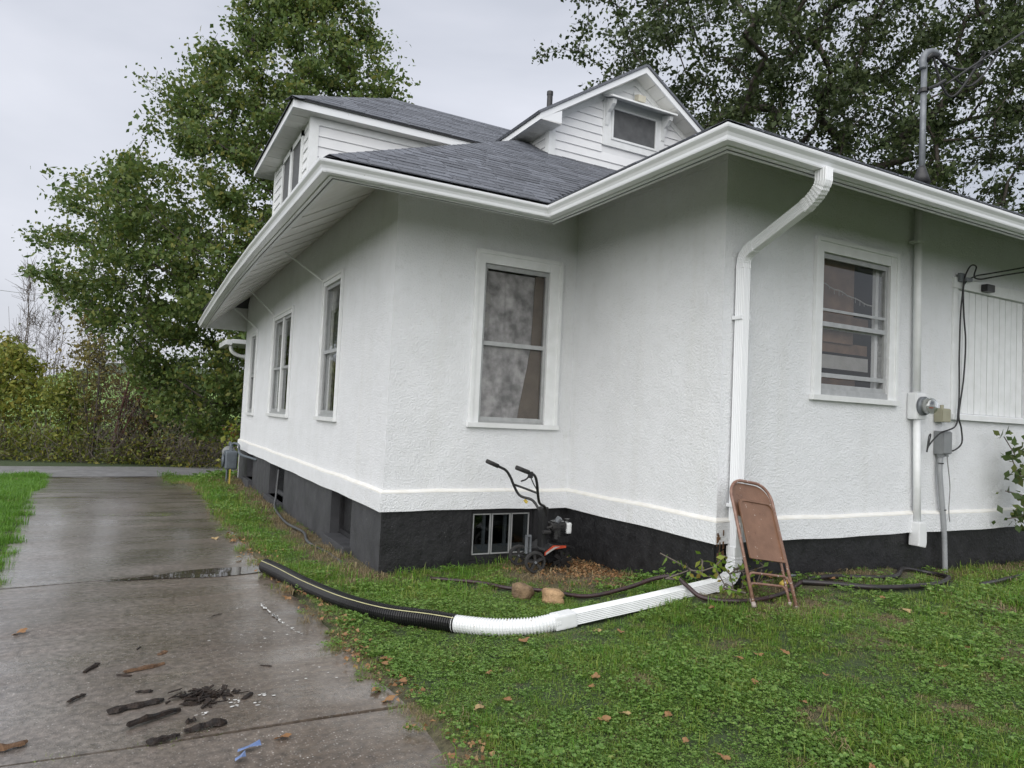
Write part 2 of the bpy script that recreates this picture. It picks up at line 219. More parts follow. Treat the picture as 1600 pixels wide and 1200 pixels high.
# ------------------------------------------------------------------ mesh helpers
def wloc(o):
    v = Vector((0, 0, 0))
    while o is not None: v += o.location; o = o.parent
    return v
def link(name, me, mt, parent=None):
    o = bpy.data.objects.new(name, me); COL.objects.link(o)
    if mt is not None: me.materials.append(MT[mt] if isinstance(mt, str) else mt)
    if parent is not None: o.parent = parent
    return o
def tag(o, label, cat, group=None):
    o['label'] = label; o['category'] = cat
    if group: o['group'] = group
    return o
def kind(o, k): o['kind'] = k; return o
def empty(name, loc=(0, 0, 0), parent=None):
    o = bpy.data.objects.new(name, None); COL.objects.link(o); o.location = loc; o.empty_display_size = .1
    if parent: o.parent = parent
    return o
class MB:
    def __init__(s): s.v = []; s.f = []
    def add(s, v, f):
        b = len(s.v); s.v += [tuple(p) for p in v]; s.f += [tuple(i+b for i in q) for q in f]; return s
    def box(s, a, b):
        x0, y0, z0 = a; x1, y1, z1 = b
        return s.add([(x0,y0,z0),(x1,y0,z0),(x1,y1,z0),(x0,y1,z0),(x0,y0,z1),(x1,y0,z1),(x1,y1,z1),(x0,y1,z1)],
                     [(0,3,2,1),(4,5,6,7),(0,1,5,4),(1,2,6,5),(2,3,7,6),(3,0,4,7)])
    def hexa(s, p): return s.add(p, [(0,3,2,1),(4,5,6,7),(0,1,5,4),(1,2,6,5),(2,3,7,6),(3,0,4,7)])
    def prism(s, poly, off):
        n = len(poly); off = Vector(off); a = [Vector(p) for p in poly]
        return s.add(a+[p+off for p in a], [tuple(range(n))[::-1], tuple(range(n, 2*n))]+[(i, (i+1) % n, n+(i+1) % n, n+i) for i in range(n)])
    def quad(s, *p): return s.add(p, [tuple(range(len(p)))])
    def sweep(s, path, prof, up=(0, 0, 1), closed=True, cap=True, scale=None):
        """prof: list of (a,b) in the frame (side, up'); path: list of points"""
        P = [Vector(p) for p in path]; n = len(P); k = len(prof); base = len(s.v); N = Vector(up)
        for i in range(n):
            t = (P[min(i+1, n-1)]-P[max(i-1, 0)]).normalized()
            N = (N-t*N.dot(t))
            if N.length < 1e-6: N = t.orthogonal()
            N.normalize(); B = t.cross(N); sc = scale[i] if scale else 1
            for a, b in prof: s.v.append(tuple(P[i]+B*(a*sc)+N*(b*sc)))
        for i in range(n-1):
            for j in range(k if closed else k-1):
                s.f.append((base+i*k+j, base+i*k+(j+1) % k, base+(i+1)*k+(j+1) % k, base+(i+1)*k+j))
        if cap and closed: s.f.append(tuple(base+j for j in range(k))[::-1]); s.f.append(tuple(base+(n-1)*k+j for j in range(k)))
        return s
    def tube(s, path, r, n=8, cap=True):
        rs = r if isinstance(r, (list, tuple)) else [r]*len(path)
        return s.sweep(path, [(math.cos(2*math.pi*i/n), math.sin(2*math.pi*i/n)) for i in range(n)], cap=cap, scale=rs, up=(0.13, .21, 1))
    def cyl(s, a, b, r, n=16): return s.tube([a, b], r, n)
    def build(s, name, mt, parent=None, smooth=False, bevel=0, seg=2, fix=True):
        me = bpy.data.meshes.new(name); o0 = wloc(parent)
        me.from_pydata([(x-o0.x, y-o0.y, z-o0.z) for x, y, z in s.v], [], s.f)
        if fix or bevel:
            bm = bmesh.new(); bm.from_mesh(me); bmesh.ops.recalc_face_normals(bm, faces=bm.faces)
            if bevel: bmesh.ops.bevel(bm, geom=[e for e in bm.edges if len(e.link_faces) == 2 and e.calc_face_angle(0) > .5], offset=bevel, segments=seg, profile=.7, affect='EDGES', clamp_overlap=True)
            bm.to_mesh(me); bm.free()
        if smooth: me.shade_smooth()
        me.update()
        return link(name, me, mt, parent)
def spline(pts, n=8):
    P = [Vector(p) for p in pts]; out = []
    for i in range(len(P)-1):
        a, b, c, d = P[max(i-1, 0)], P[i], P[i+1], P[min(i+2, len(P)-1)]
        for k in range(n):
            t = k/n; out.append(.5*((2*b)+(c-a)*t+(2*a-5*b+4*c-d)*t*t+(3*b-a-3*c+d)*t**3))
    return out+[P[-1]]

# ------------------------------------------------------------------ measured setting-out (metres; origin at the wing's near corner)
LB, LC, LA = 2.1, 2.25, 10.05
ZB, ZT, ZG, PT, OV = .659, .844, 3.576, .59, 1.0
YEND = LC+LA
CTRL = np.array([(-3,-6,0),(-3,-3,0),(-2.9,0,0),(-3,3,0),(-3.2,7,0),(-2.1,2.2,.04),(-2.1,5.3,-.02),(-2.1,8,-.01),(-2.1,11,0),(-1.4,2.25,.06),(0,2.25,.12),(0,1.45,.134),(0,.8,.17),(0,0,.28),(.8,0,.32),(1.8,0,.32),(3.15,0,.235),(4.7,0,.226),(8,0,.2),(-1.2,.9,.08),(-1,-1,.13),(.2,-.6,.27),(-2,-2,.05),(-2.6,-3,.02),(0,-3,.17),(2,-2,.25),(5,-3,.2),(3,-6,.15),(-1,-5,.1),(9,-4,.2),(9,4,.15),(-5.4,-4,0),(-5.4,4,0),(-8,0,.0),(-8,8,0),(-12,3,-.05)])
def drive_z(y):
    t = np.clip((np.asarray(y, float)-7.5)/13.0, 0, 1); return -.8*t*t*(3-2*t)
def base_g(x, y):
    x = np.asarray(x, float); y = np.asarray(y, float)
    num = 0; den = 0
    for cx, cy, cz in CTRL:
        w = 1/((x-cx)**2+(y-cy)**2+.05)**2; num = num+w*cz; den = den+w
    near = num/den
    dz = drive_z(y)
    # the lawn mound beside the far end of the house stays up, then falls to the road
    side = np.clip((x+3.4)/1.3, 0, 1); hold = np.clip((y-12.5)/8, 0, 1); hold = hold*hold*(3-2*hold)
    return near*np.clip((13-y)/6, 0, 1)+dz*(1-side)+(-.8*hold)*side
def ground(x, y):
    x = np.asarray(x, float); y = np.asarray(y, float)
    g = base_g(x, y)
    far = np.clip(y-46, 0, None); rise = .052*far*np.clip((x+34)/14, 0, 1)
    return g-.25*np.clip((y-26)/10, 0, 1)+rise
def gz(x, y): return float(ground(x, y))
def drive_edges(y):
    t = np.interp(y, [-8, -1, .6, 3.2, 6.7, 12.3, 18, 20.9], [-2.78, -2.84, -2.90, -2.99, -3.1, -3.02, -3.1, -3.2])
    l = np.interp(y, [-8, 3.9, 11.2, 18, 20.9], [-5.05, -5.27, -5.8, -6.15, -6.35]); return l, t
def dryness(x, y):
    x = np.asarray(x, float); y = np.asarray(y, float)
    bed = np.clip(1.25-np.hypot((x+.35)/.75, (y-1.55)/.85), 0, 1)*1.4
    strip = np.clip(1-(np.abs(x+2.25))/.5, 0, 1)*((y > 1.9) & (y < 12.5))*.9
    d = np.clip(1-(np.abs(y+.18))/.35, 0, 1)*(x > -.3)*.75
    l, r = drive_edges(y); edge = np.clip(1-np.abs(x-r)/.18, 0, 1)*.7
    feet = np.clip(1-np.hypot((x-.2)/.7, (y+.6)/.35), 0, 1)*.9
    spots = sum(np.clip(1-np.hypot((x-a)/s, (y-b)/(s*.7)), 0, 1)*.8 for a, b, s in ((.9,-1.9,.4),(-.35,-2.1,.3),(1.5,-2.4,.5),(2.6,-1.3,.5),(.1,-1.35,.25),(1.9,-1.2,.35),(-1.6,-1.1,.18),(-1.0,-1.8,.22),(-1.9,-2.0,.2),(-.7,-.8,.22),(.6,-1.1,.3),(-.1,-2.6,.3),(1.2,-1.5,.2),(-1.3,-2.5,.25),(.3,-2.0,.2),(3.4,-1.4,.4),(2.2,-2.0,.3)))
    return np.clip(np.maximum.reduce([bed, strip, d, edge, feet, spots]), 0, 1)
def spacing(segs):
    o = []
    for a, b, s in segs: o += list(np.arange(a, b, s))
    return np.array(o+[segs[-1][1]])
gx = spacing([(-400,-60,40),(-60,-14,4),(-14,-7,.5),(-7,9,.16),(9,16,.7),(16,60,5),(60,400,40)]); gy = spacing([(-60,-8,6),(-8,-5,.5),(-5,14,.16),(14,27,.4),(27,70,3),(70,200,15),(200,700,60)])
X, Y = np.meshgrid(gx, gy); Z = ground(X, Y)
el, er = drive_edges(Y); ind = (X > el+.05) & (X < er-.05) & (Y < 21); Z = np.where(ind, np.minimum(Z, drive_z(Y))-.08, Z+.012*np.sin(X*5.3)*np.sin(Y*4.7)*(np.abs(X) < 14))
nx, ny = len(gx), len(gy); idx = np.arange(nx*ny).reshape(ny, nx)
q = np.stack([idx[:-1,:-1], idx[:-1,1:], idx[1:,1:], idx[1:,:-1]], -1).reshape(-1, 4)
me = bpy.data.meshes.new('ground'); me.from_pydata(np.stack([X, Y, Z], -1).reshape(-1, 3).tolist(), [], q.tolist()); me.shade_smooth()
at = me.attributes.new('dry', 'FLOAT', 'POINT'); at.data.foreach_set('value', dryness(X, Y).reshape(-1).astype(np.float32))
kind(link('ground', me, 'soil'), 'structure')
# far green field on the rising ground
fm = MB(); fx = np.linspace(-40, 60, 21); fy = np.linspace(44, 230, 20)
FV = [(a, b, gz(a, b)+.12) for b in fy for a in fx]; fm.add(FV, [(j*21+i, j*21+i+1, (j+1)*21+i+1, (j+1)*21+i) for j in range(19) for i in range(20)])
kind(fm.build('field', 'field', None, True), 'structure')
# driveway: separate slabs with open joints
drv = kind(empty('driveway', (-4, 3, 0)), 'structure')
JY = [-8, -4.4, -.6, 2.95, 6.9, 10.2, 13.6, 17.2, 20.9]; JS = [0, 0, -.06, .30, .1, .1, .08, .05, 0]
for i in range(len(JY)-1):
    m = MB(); nu, nv = 17, 26; vs = []
    for b in range(nv):
        for a in range(nu):
            t = a/(nu-1); s0 = JY[i]+JS[i]*(t-.5)+.012; s1 = JY[i+1]+JS[i+1]*(t-.5)-.012; y = s0+(s1-s0)*b/(nv-1)
            l, r = drive_edges(y); l += .03*math.sin(y*7.1)+.02*math.sin(y*17.7); r += .025*math.sin(y*6.3)+.02*math.sin(y*15.1+1)
            x = l+(r-l)*t; tilt = .006*(-1)**i*(t-.5)
            vs.append((x, y, float(drive_z(y))+tilt+.004*math.sin(3*x+y*2.3)))
    top = len(vs); rim = [a for a in range(nu)]+[b*nu+nu-1 for b in range(1, nv)]+[(nv-1)*nu+a for a in range(nu-2, -1, -1)]+[b*nu for b in range(nv-2, 0, -1)]
    fs = [(b*nu+a, b*nu+a+1, (b+1)*nu+a+1, (b+1)*nu+a) for b in range(nv-1) for a in range(nu-1)]
    vs += [(vs[k][0], vs[k][1], vs[k][2]-.12) for k in rim]
    fs += [(rim[k], top+k, top+(k+1) % len(rim), rim[(k+1) % len(rim)]) for k in range(len(rim))]
    m.add(vs, fs); m.build('slab', 'conc' if i < 3 else 'conc2', drv, False, fix=False)  # farther slabs get a paler, greyer base colour than the near ones
# road
m = MB(); xs = np.linspace(-60, 60, 61)
def rc(x): return 22.7+.035*(x+4)
m.add([(x, rc(x)-1.85-.02*abs(x+4)*(abs(x+4) < 3), -.79) for x in xs]+[(x, rc(x), -.75) for x in xs]+[(x, rc(x)+1.85, -.79) for x in xs], [(j*61+i, j*61+i+1, (j+1)*61+i+1, (j+1)*61+i) for j in range(2) for i in range(60)])
kind(m.build('road', 'asphalt', None, True), 'structure')
# pond seen through the brush
m = MB(); pts = [(-19+11*math.cos(a)*(1+.15*math.sin(3*a)), 62+20*math.sin(a)*(1+.1*math.cos(2*a)), -.98) for a in np.linspace(0, 2*math.pi, 40, endpoint=False)]
m.add(pts, [tuple(range(40))]); kind(m.build('pond', 'water'), 'structure')
# puddle in the joint
m = MB(); a = np.linspace(0, 2*math.pi, 44, endpoint=False)
pts = [(-3.62+.72*math.cos(t)*(1+.12*math.sin(5*t)), 2.92+.16*math.cos(t)*.5+(.15+.10*math.cos(t))*math.sin(t)*(1+.2*math.sin(4*t+1)), .009) for t in a]
m.add(pts, [tuple(range(44))]); kind(m.build('puddle', 'water'), 'structure')

# ------------------------------------------------------------------ house
house = empty('house', (0, 2.25, 0)); tag(house, 'white stucco bungalow with black foundation and dark shingled hip roof', 'house')
def FD(u, d, z): return (u, -d, z)            # wall planes: u along the wall, d outwards
def FC(u, d, z): return (-d, u, z)
def FB(u, d, z): return (u, LC-d, z)
def FA(u, d, z): return (-LB-d, u, z)
def fbox(m, F, u0, u1, d0, d1, z0, z1):
    p = [F(u, d, z) for z in (z0, z1) for u, d in ((u0, d0), (u1, d0), (u1, d1), (u0, d1))]; m.hexa(p); return m
def wall(name, F, u0, u1, z0, z1, holes, mt, d=0., depth=.16, parent=house):
    us = sorted({u0, u1, *[h[0] for h in holes], *[h[1] for h in holes]}); zs = sorted({z0, z1, *[h[2] for h in holes], *[h[3] for h in holes]})
    m = MB()
    for i in range(len(us)-1):
        for j in range(len(zs)-1):
            uc, zc = (us[i]+us[i+1])/2, (zs[j]+zs[j+1])/2
            if any(h[0] < uc < h[1] and h[2] < zc < h[3] for h in holes): continue
            m.quad(F(us[i], d, zs[j]), F(us[i+1], d, zs[j]), F(us[i+1], d, zs[j+1]), F(us[i], d, zs[j+1]))
    for a, b, c, e in holes:
        m.quad(F(a, d, c), F(a, d-depth, c), F(a, d-depth, e), F(a, d, e)); m.quad(F(b, d, c), F(b, d-depth, c), F(b, d-depth, e), F(b, d, e))
        m.quad(F(a, d, c), F(b, d, c), F(b, d-depth, c), F(a, d-depth, c)); m.quad(F(a, d, e), F(b, d, e), F(b, d-depth, e), F(a, d-depth, e))
    return m.build(name, mt, parent, fix=False)
WT = 4.10
AW = [(4.22, 5.02, 1.52, 3.20), (7.18, 8.68, 1.50, 3.10), (10.67, 11.32, 1.47, 3.02)]
BWIN = (-1.135, -.350, 1.535, 3.19); DWIN = (1.20, 2.17, 1.98, 3.245); DPAN = (3.30, 4.64, 1.86, 3.17)
wall('wall', FA, LC, YEND, ZB, WT, AW, 'stucco'); wall('wall', FB, -LB, 0, ZB, WT, [BWIN], 'stucco'); wall('wall', FC, 0, LC, ZB, WT, [], 'stucco'); wall('wall', FD, 0, 7, ZB, WT, [DWIN, DPAN], 'stucco')
m = MB(); m.box((-LB, YEND-.02, -.9), (7.9, YEND, WT)); m.box((7.88, LC, -.3), (7.9, YEND-.02, WT)); m.box((6.98, 0, -.2), (7, LC, WT)); m.box((7, LC, -.2), (7.88, LC+.02, WT)); m.build('rear_wall', 'stucco', house)
# water table band with a sloped drip top
band = [((-LB, YEND), (-LB, LC), (0, LC), (0, 0), (7, 0))][0]
def offs(path, d):
    out = []
    for i, (x, y) in enumerate(path):
        nn = []
        for a, b in ((i-1, i), (i, i+1)):
            if 0 <= a and b < len(path):
                dx, dy = path[b][0]-path[a][0], path[b][1]-path[a][1]; L = math.hypot(dx, dy); nn.append((dy/L, -dx/L))
        if len(nn) == 1: nn *= 2
        nx_, ny_ = nn[0][0]+nn[1][0], nn[0][1]+nn[1][1]; k = 2/(nx_*nx_+ny_*ny_)*1.0
        out.append((x+nx_*k*d, y+ny_*k*d))
    return out
def run(name, path, prof, mt, parent=house, zfun=None, smooth=False, bevel=0):
    """prof: closed list of (outward, z); mitred along a plan path whose outside is on the right hand"""
    m = MB(); k = len(prof); rings = [offs(path, d) for d, z in prof]
    for i in range(len(path)):
        for j in range(k):
            x, y = rings[j][i]; m.v.append((x, y, prof[j][1]+(zfun(x, y) if zfun else 0)))
    for i in range(len(path)-1):
        for j in range(k): m.f.append((i*k+j, i*k+(j+1) % k, (i+1)*k+(j+1) % k, (i+1)*k+j))
    m.f.append(tuple(range(k))); m.f.append(tuple((len(path)-1)*k+j for j in range(k)))
    return m.build(name, mt, parent, smooth, bevel)
band = [(-LB, YEND+.05), (-LB, LC), (0, LC), (0, 0), (7, 0)]
assert offs(band, 1)[1][0] < -LB
def subdiv(path, st):
    o = []
    for (a, b), (c, d) in zip(path[:-1], path[1:]):
        n = max(1, int(math.hypot(c-a, d-b)/st)); o += [(a+(c-a)*i/n, b+(d-b)*i/n) for i in range(n)]
    return o+[path[-1]]
def wob(x, y): return .004*math.sin(3.1*x+2.3*y)+.003*math.sin(7.7*x-5.1*y)
run('water_table', subdiv(band, .25), [(-.05, ZB-.012), (.036, ZB-.012), (.034, ZT-.03), (.028, ZT-.014), (.004, ZT+.006), (-.05, ZT+.008)], 'stucco', zfun=wob)
run('drip_edge', subdiv(band, .25), [(-.02, ZT+.004), (.030, ZT-.0145), (.0335, ZT-.022), (.0355, ZT-.0225), (.0325, ZT-.009), (.003, ZT+.0105), (-.02, ZT+.0105)], 'cream', zfun=wob)
# foundation walls with basement openings
FH = [(3.32, 4.20, .10, .645), (7.15, 8.45, .10, .645), (10.3, 11.1, .14, .645)]
wall('foundation', FA, LC, YEND, -1.0, ZB+.02, FH, 'foundA', d=-.012, depth=.17)
BH = (-1.145, -.398, .115, .64)
wall('foundation', FB, -LB+.012, .012, -.4, ZB+.02, [BH], 'found', d=-.012, depth=.13); wall('foundation', FC, 0, LC+.012, -.3, ZB+.02, [], 'found', d=-.012); wall('foundation', FD, 0, 7, -.2, ZB+.02, [], 'found', d=-.0125)
m = MB(); fbox(m, FB, -LB-.0, -LB+.16, -.011, -.006, -.4, ZB+.012); m.build('foundation_panel', 'found', house)
# --- windows
def window(F, u0, u1, z0, z1, cas, rail, hole, mullion=None, sillp=.055, back=.35, inner='sheet', extra=None, storm='storm', drop=.05):
    w = empty('window', F((u0+u1)/2, 0, z0), house)
    h0, h1, hz0, hz1 = hole; t = .024
    m = MB(); fbox(m, F, u0, h0-.001, .001, t, z0+drop, z1); m.build('casing', 'trim', w, bevel=.003)
    m = MB(); fbox(m, F, h1+.001, u1, .001, t, z0+drop, z1); m.build('casing', 'trim', w, bevel=.003)
    m = MB(); fbox(m, F, h0, h1, .001, t-.002, hz1+.001, z1); m.build('head_casing', 'trim', w, bevel=.003)
    m = MB()                                   # raised back band round the casing
    fbox(m, F, u0-.012, u0+.028, .001, t+.014, z0+drop, z1+.012); fbox(m, F, u1-.028, u1+.012, .001, t+.014, z0+drop, z1+.012); fbox(m, F, u0+.0285, u1-.0285, .001, t+.013, z1-.028, z1+.0115); m.build('back_band', 'trim', w, bevel=.004)
    m = MB(); p = [F(u, d, z) for z, dd in ((z0, sillp-.006), (z0+drop, sillp)) for u, d in ((u0-.03, .001), (u1+.03, .001), (u1+.03, dd), (u0-.03, dd))]; m.hexa(p); m.build('sill', 'trim', w, bevel=.004)
    m = MB(); fbox(m, F, h0, h1, -.04, .012, z0+drop+.001, hz0+.012); m.build('sub_sill', storm, w, bevel=.003)
    fw = .034; d0, d1 = -.035, -.008
    m = MB(); fbox(m, F, h0+.002, h0+fw, d0, d1, hz0+.013, hz1-.002); fbox(m, F, h1-fw, h1-.002, d0, d1, hz0+.013, hz1-.002)
    fbox(m, F, h0+fw, h1-fw, d0, d1-.001, hz1-fw-.014, hz1-.002); fbox(m, F, h0+fw, h1-fw, d0, d1-.001, hz0+.013, hz0+.06); m.build('storm_frame', storm, w, bevel=.003)
    m = MB(); fbox(m, F, h0+fw, h1-fw, d0+.002, d1+.006, rail-.022, rail+.022); m.build('meeting_rail', storm, w, bevel=.003)
    if mullion:
        m = MB(); fbox(m, F, mullion-.05, mullion+.05, d0-.004, .006, hz0+.013, hz1-.003); m.build('mullion', 'trim', w, bevel=.003)
    m = MB(); fbox(m, F, h0+fw, h1-fw, -.030, -.026, rail+.022, hz1-fw-.014); m.build('pane', 'glass', w)
    m = MB(); fbox(m, F, h0+fw, h1-fw, -.044, -.040, hz0+.06, rail-.022); m.build('pane', 'glass', w)
    m = MB()                                   # wooden sash behind the storm window
    for a, b in ((h0+fw, h0+fw+.045), (h1-fw-.045, h1-fw)): fbox(m, F, a, b, -.115, -.08, hz0+.02, hz1-.02)
    fbox(m, F, h0+fw+.045, h1-fw-.045, -.114, -.081, rail-.025, rail+.02); m.build('sash', 'trim', w)
    m = MB(); fbox(m, F, h0-.25, h1+.25, -1.3, -1.28, hz0-.3, hz1+.3); fbox(m, F, h0-.25, h0-.23, -1.28, -.17, hz0-.3, hz1+.3); fbox(m, F, h1+.23, h1+.25, -1.28, -.17, hz0-.3, hz1+.3); m.build('room_behind', 'dark', w)
    if extra: extra(w, F)
    return w
def eB(w, F):
    h0, h1, a, b = BWIN
    m = MB(); nU = 30
    for i in range(nU+1):
        u = h0+.0+(h1-h0)*.80*i/nU; d = -.062-.004*math.sin(i*1.3)-.003*math.sin(i*3.1)
        m.v += [F(u, d, a), F(u+.02*math.sin(i*.7), d-.01, b-.06)]
    m.f = [(2*i, 2*i+2, 2*i+3, 2*i+1) for i in range(nU)]; m.build('hanging_sheet', 'sheet', w, True, fix=False)
    m = MB(); pts = [(h1-.03, a), (h1-.30, a), (h1-.16, 2.34), (h1-.14, b-.05), (h1-.03, b-.05)]; m.prism([F(u, -.055, z) for u, z in pts], Vector(F(0, -.01, 0))-Vector(F(0, 0, 0))); m.build('curtain', 'drape', w)
    for z0, z1, wd in ((2.78, 2.90, .075), (2.60, 2.69, .07), (2.53, 2.59, .06)):
        m = MB(); m.prism([F(h0+.036, -.05, z0), F(h0+.036+wd, -.05, z0-.01), F(h0+.036+wd, -.05, z1-.03), F(h0+.08, -.05, z1), F(h0+.036, -.05, z1-.01)], Vector(F(0, -.004, 0))-Vector(F(0, 0, 0))); m.build('paper_scrap', 'pale', w)
window(FB, -1.235, -.204, 1.484, 3.314, .1, 2.36, BWIN, extra=eB)
def eD(w, F):
    h0, h1, a, b = DWIN
    m = MB(); fbox(m, F, h0, h0+.62, -.135, -.12, 2.45, b); m.build('inside_cupboard', 'wood', w)
    m = MB(); fbox(m, F, h0, h1-.12, -.125, -.118, 2.20, 2.33); m.build('inside_shelf', 'pale', w)
    m = MB(); fbox(m, F, h0+.64, h1-.1, -.15, -.14, 2.62, 2.72); m.build('inside_shelf', 'wood', w); m = MB(); fbox(m, F, h0, h1-.1, -.155, -.145, 2.36, 2.46); m.build('inside_shelf', 'wood', w); m = MB(); fbox(m, F, h0, h0+.66, -.125, -.118, a, 2.14); m.build('inside_box', 'wood', w)
    m = MB(); fbox(m, F, h0+.034, h1-.034, -.022, -.006, 2.71, 2.735); m.build('screen_bar', 'storm', w); m = MB(); fbox(m, F, h0+.034, h1-.034, -.03, -.006, 2.10, 2.14); m.build('screen_bar', 'storm', w)
    m = MB(); P = [F(h0+.07+i*.062, -.06+.004*math.sin(i*2.1), 2.98-.012*i+.008*math.sin(i*1.7)) for i in range(13)]; m.tube(P, .006, 5)
    for i in range(1, 12): m.tube([P[i], (P[i][0], P[i][1], P[i][2]-.03-.02*math.sin(i*5))], .0025, 4)
    m.build('string_of_lights', 'pale', w)
window(FD, 1.10, 2.285, 1.885, 3.366, .1, 2.59, DWIN, extra=eD)
window(FA, 4.14, 5.10, 1.45, 3.29, .08, 2.33, AW[0], extra=lambda w, F: (lambda m: (fbox(m, F, 4.7, 4.98, -.11, -.10, 2.36, 2.86), m.build('window_speaker', 'blackm', w)))(MB()))
window(FA, 7.08, 8.79, 1.43, 3.19, .08, 2.25, AW[1], mullion=7.93); window(FA, 10.58, 11.41, 1.40, 3.10, .08, 2.2, AW[2])
# boarded-over window on the wing: planks in a frame
bw = empty('boarded_window', FD(3.9, 0, 1.8), house)
for i in range(11):
    a = 3.33+i*.118; m = MB(); fbox(m, FD, a+.005, a+.113, -.03, -.012+.0015*math.sin(i*2.7), 1.862, 3.168); m.build('plank', 'trim', bw, bevel=.005)
m = MB(); fbox(m, FD, 3.3, 4.64, -.06, -.04, 1.86, 3.17); m.build('backing', 'trim', bw)
m = MB(); fbox(m, FD, 3.22, 4.74, .001, .03, 3.172, 3.285); m.build('head_casing', 'trim', bw, bevel=.004)
for a, b in ((3.225, 3.30), (4.64, 4.715)): m = MB(); fbox(m, FD, a, b, .001, .022, 1.848, 3.17); m.build('casing', 'trim', bw, bevel=.003)
m = MB(); fbox(m, FD, 3.205, 4.75, .001, .05, 1.79, 1.846); m.build('sill', 'trim', bw, bevel=.004)
# basement windows
b1 = empty('basement_window', FB(-.77, 0, .12), house); a0, a1, c0, c1 = BH
m = MB(); fbox(m, FB, a0+.001, a1-.001, -.075, -.045, c0+.001, c0+.05); fbox(m, FB, a0+.001, a1-.001, -.075, -.045, c1-.045, c1-.001); fbox(m, FB, a0+.001, a0+.03, -.075, -.046, c0+.05, c1-.045); fbox(m, FB, a1-.03, a1-.001, -.075, -.046, c0+.05, c1-.045); m.build('frame', 'found', b1)
us = [a0+.035, -.892, -.66, a1-.035]
for i in range(3):
    p, q_ = us[i]+.006, us[i+1]-.006
    m = MB()
    for x0, x1, z0, z1 in ((p, p+.012, c0+.055, c1-.05), (q_-.012, q_, c0+.055, c1-.05), (p+.012, q_-.012, c0+.055, c0+.067), (p+.012, q_-.012, c1-.062, c1-.05)): fbox(m, FB, x0, x1, -.07, -.05, z0, z1)
    m.build('pane_frame', 'storm', b1); m = MB(); fbox(m, FB, p+.012, q_-.012, -.064, -.06, c0+.067, c1-.062); m.build('pane', 'glassd', b1)
m = MB(); fbox(m, FB, a0+.03, a1-.03, -.11, -.085, c0+.05, c0+.15); m.build('inner_sill', 'pale', b1)
for x in (-.97, -.72, -.47): m = MB(); fbox(m, FB, x, x+.03, -.12, -.09, c0+.151, c1-.05); m.build('inner_stud', 'pale', b1)
for i, (a, b, c, e) in enumerate(FH):
    w = empty('basement_window', FA((a+b)/2, 0, c), house)
    m = MB(); fbox(m, FA, a+.001, b-.001, -.19, -.16, c+.001, e-.001); m.build('panel' if i == 0 else 'pane', 'found' if i == 0 else 'glassd', w)
    m = MB(); fbox(m, FA, a-.03, b+.03, -.16, .07, -.25, c+(.0 if i else .02)); m.build('sill', 'foundA', w, bevel=.01)
    m = MB(); fbox(m, FA, a+.001, a+.05, -.158, -.12, c+.03, e-.001); fbox(m, FA, b-.05, b-.001, -.158, -.12, c+.03, e-.001); fbox(m, FA, a+.05, b-.05, -.158, -.125, c+.03, c+.08); m.build('frame', 'foundA' if i else 'found', w)
# --- eaves: fascia, gutters, soffits
def sag(x, y):
    if x > -2.2: return 0.
    t = np.interp(y, [1, 3, 5, 7, 8, 10, 12, 13.4], [0, .015, .025, .0, -.03, -.11, -.22, -.31]); return float(t)
eave = [(-LB, YEND+.1), (-LB, 11), (-LB, 9), (-LB, 7), (-LB, 5), (-LB, LC), (0, LC), (0, 0), (7, 0)]
OF = .885
GP = [(OF+.001, ZG-.004), (OF+.001, ZG-.092), (OF+.012, ZG-.094), (OF+.074, ZG-.094), (OF+.078, ZG-.084), (OF+.080, ZG-.066), (OF+.090, ZG-.046), (OF+.104, ZG-.032), (OF+.111, ZG-.024), (OF+.114, ZG-.014), (OF+.115, ZG), (OF+.103, ZG+.001), (OF+.101, ZG-.008), (OF+.09, ZG-.03), (OF+.06, ZG-.078), (OF+.006, ZG-.08), (OF+.006, ZG-.004)]
def grun(p): return run('gutter', p, GP, 'alum', zfun=sag)
# whole mitred run first, then the joints' covers
run('fascia', eave, [(OF-.03, ZG-.104), (OF-.0005, ZG-.104), (OF-.0005, ZG+.02), (OF-.03, ZG+.02)], 'alum', zfun=sag)
gut = run('gutter', eave, GP, 'alum', zfun=sag)
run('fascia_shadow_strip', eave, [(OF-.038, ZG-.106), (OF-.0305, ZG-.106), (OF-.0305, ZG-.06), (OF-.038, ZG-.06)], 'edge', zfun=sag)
run('soffit_trim', eave, [(OF-.085, ZG-.100), (OF-.0385, ZG-.114), (OF-.0385, ZG-.08), (OF-.085, ZG-.055)], 'trim', zfun=sag)
for cx, cy, sx, sy in ((-LB-OV, LC-OV, -1, -1), (-OV, LC-OV, -1, -1), (-OV, -OV, -1, -1)):   # mitre straps
    m = MB(); dd = .0015
    k = [(p[0]-OF-.115+dd, p[1]) for p in GP[3:11]]; dz = lambda z: .002 if z < ZG-.09 else 0
    for s_ in (0, 1):
        for (o0, z0), (o1, z1) in zip(k[:-1], k[1:]):
            def pt(o, z, w): return (cx-o-(w if s_ == 0 else 0)*(-1), cy-o+(0 if s_ == 0 else w), z) if False else ((cx-o+w, cy-o, z) if s_ == 0 else (cx-o, cy-o+w, z))
            if (cx, cy) == (-OV, LC-OV):
                def pt(o, z, w): return (cx-o-w, cy-o, z) if s_ == 0 else (cx-o, cy-o-w, z)
            m.quad(pt(o0, z0-dz(z0), 0), pt(o0, z0-dz(z0), .03), pt(o1, z1-dz(z1), .03), pt(o1, z1-dz(z1), 0))
    m.build('mitre_strap', 'alum', gut, fix=False)
sof = empty('soffit', (-LB-.5, 6, 3.6), house)
def zs_(o): return ZG-.076+PT*(OF-.06-o)
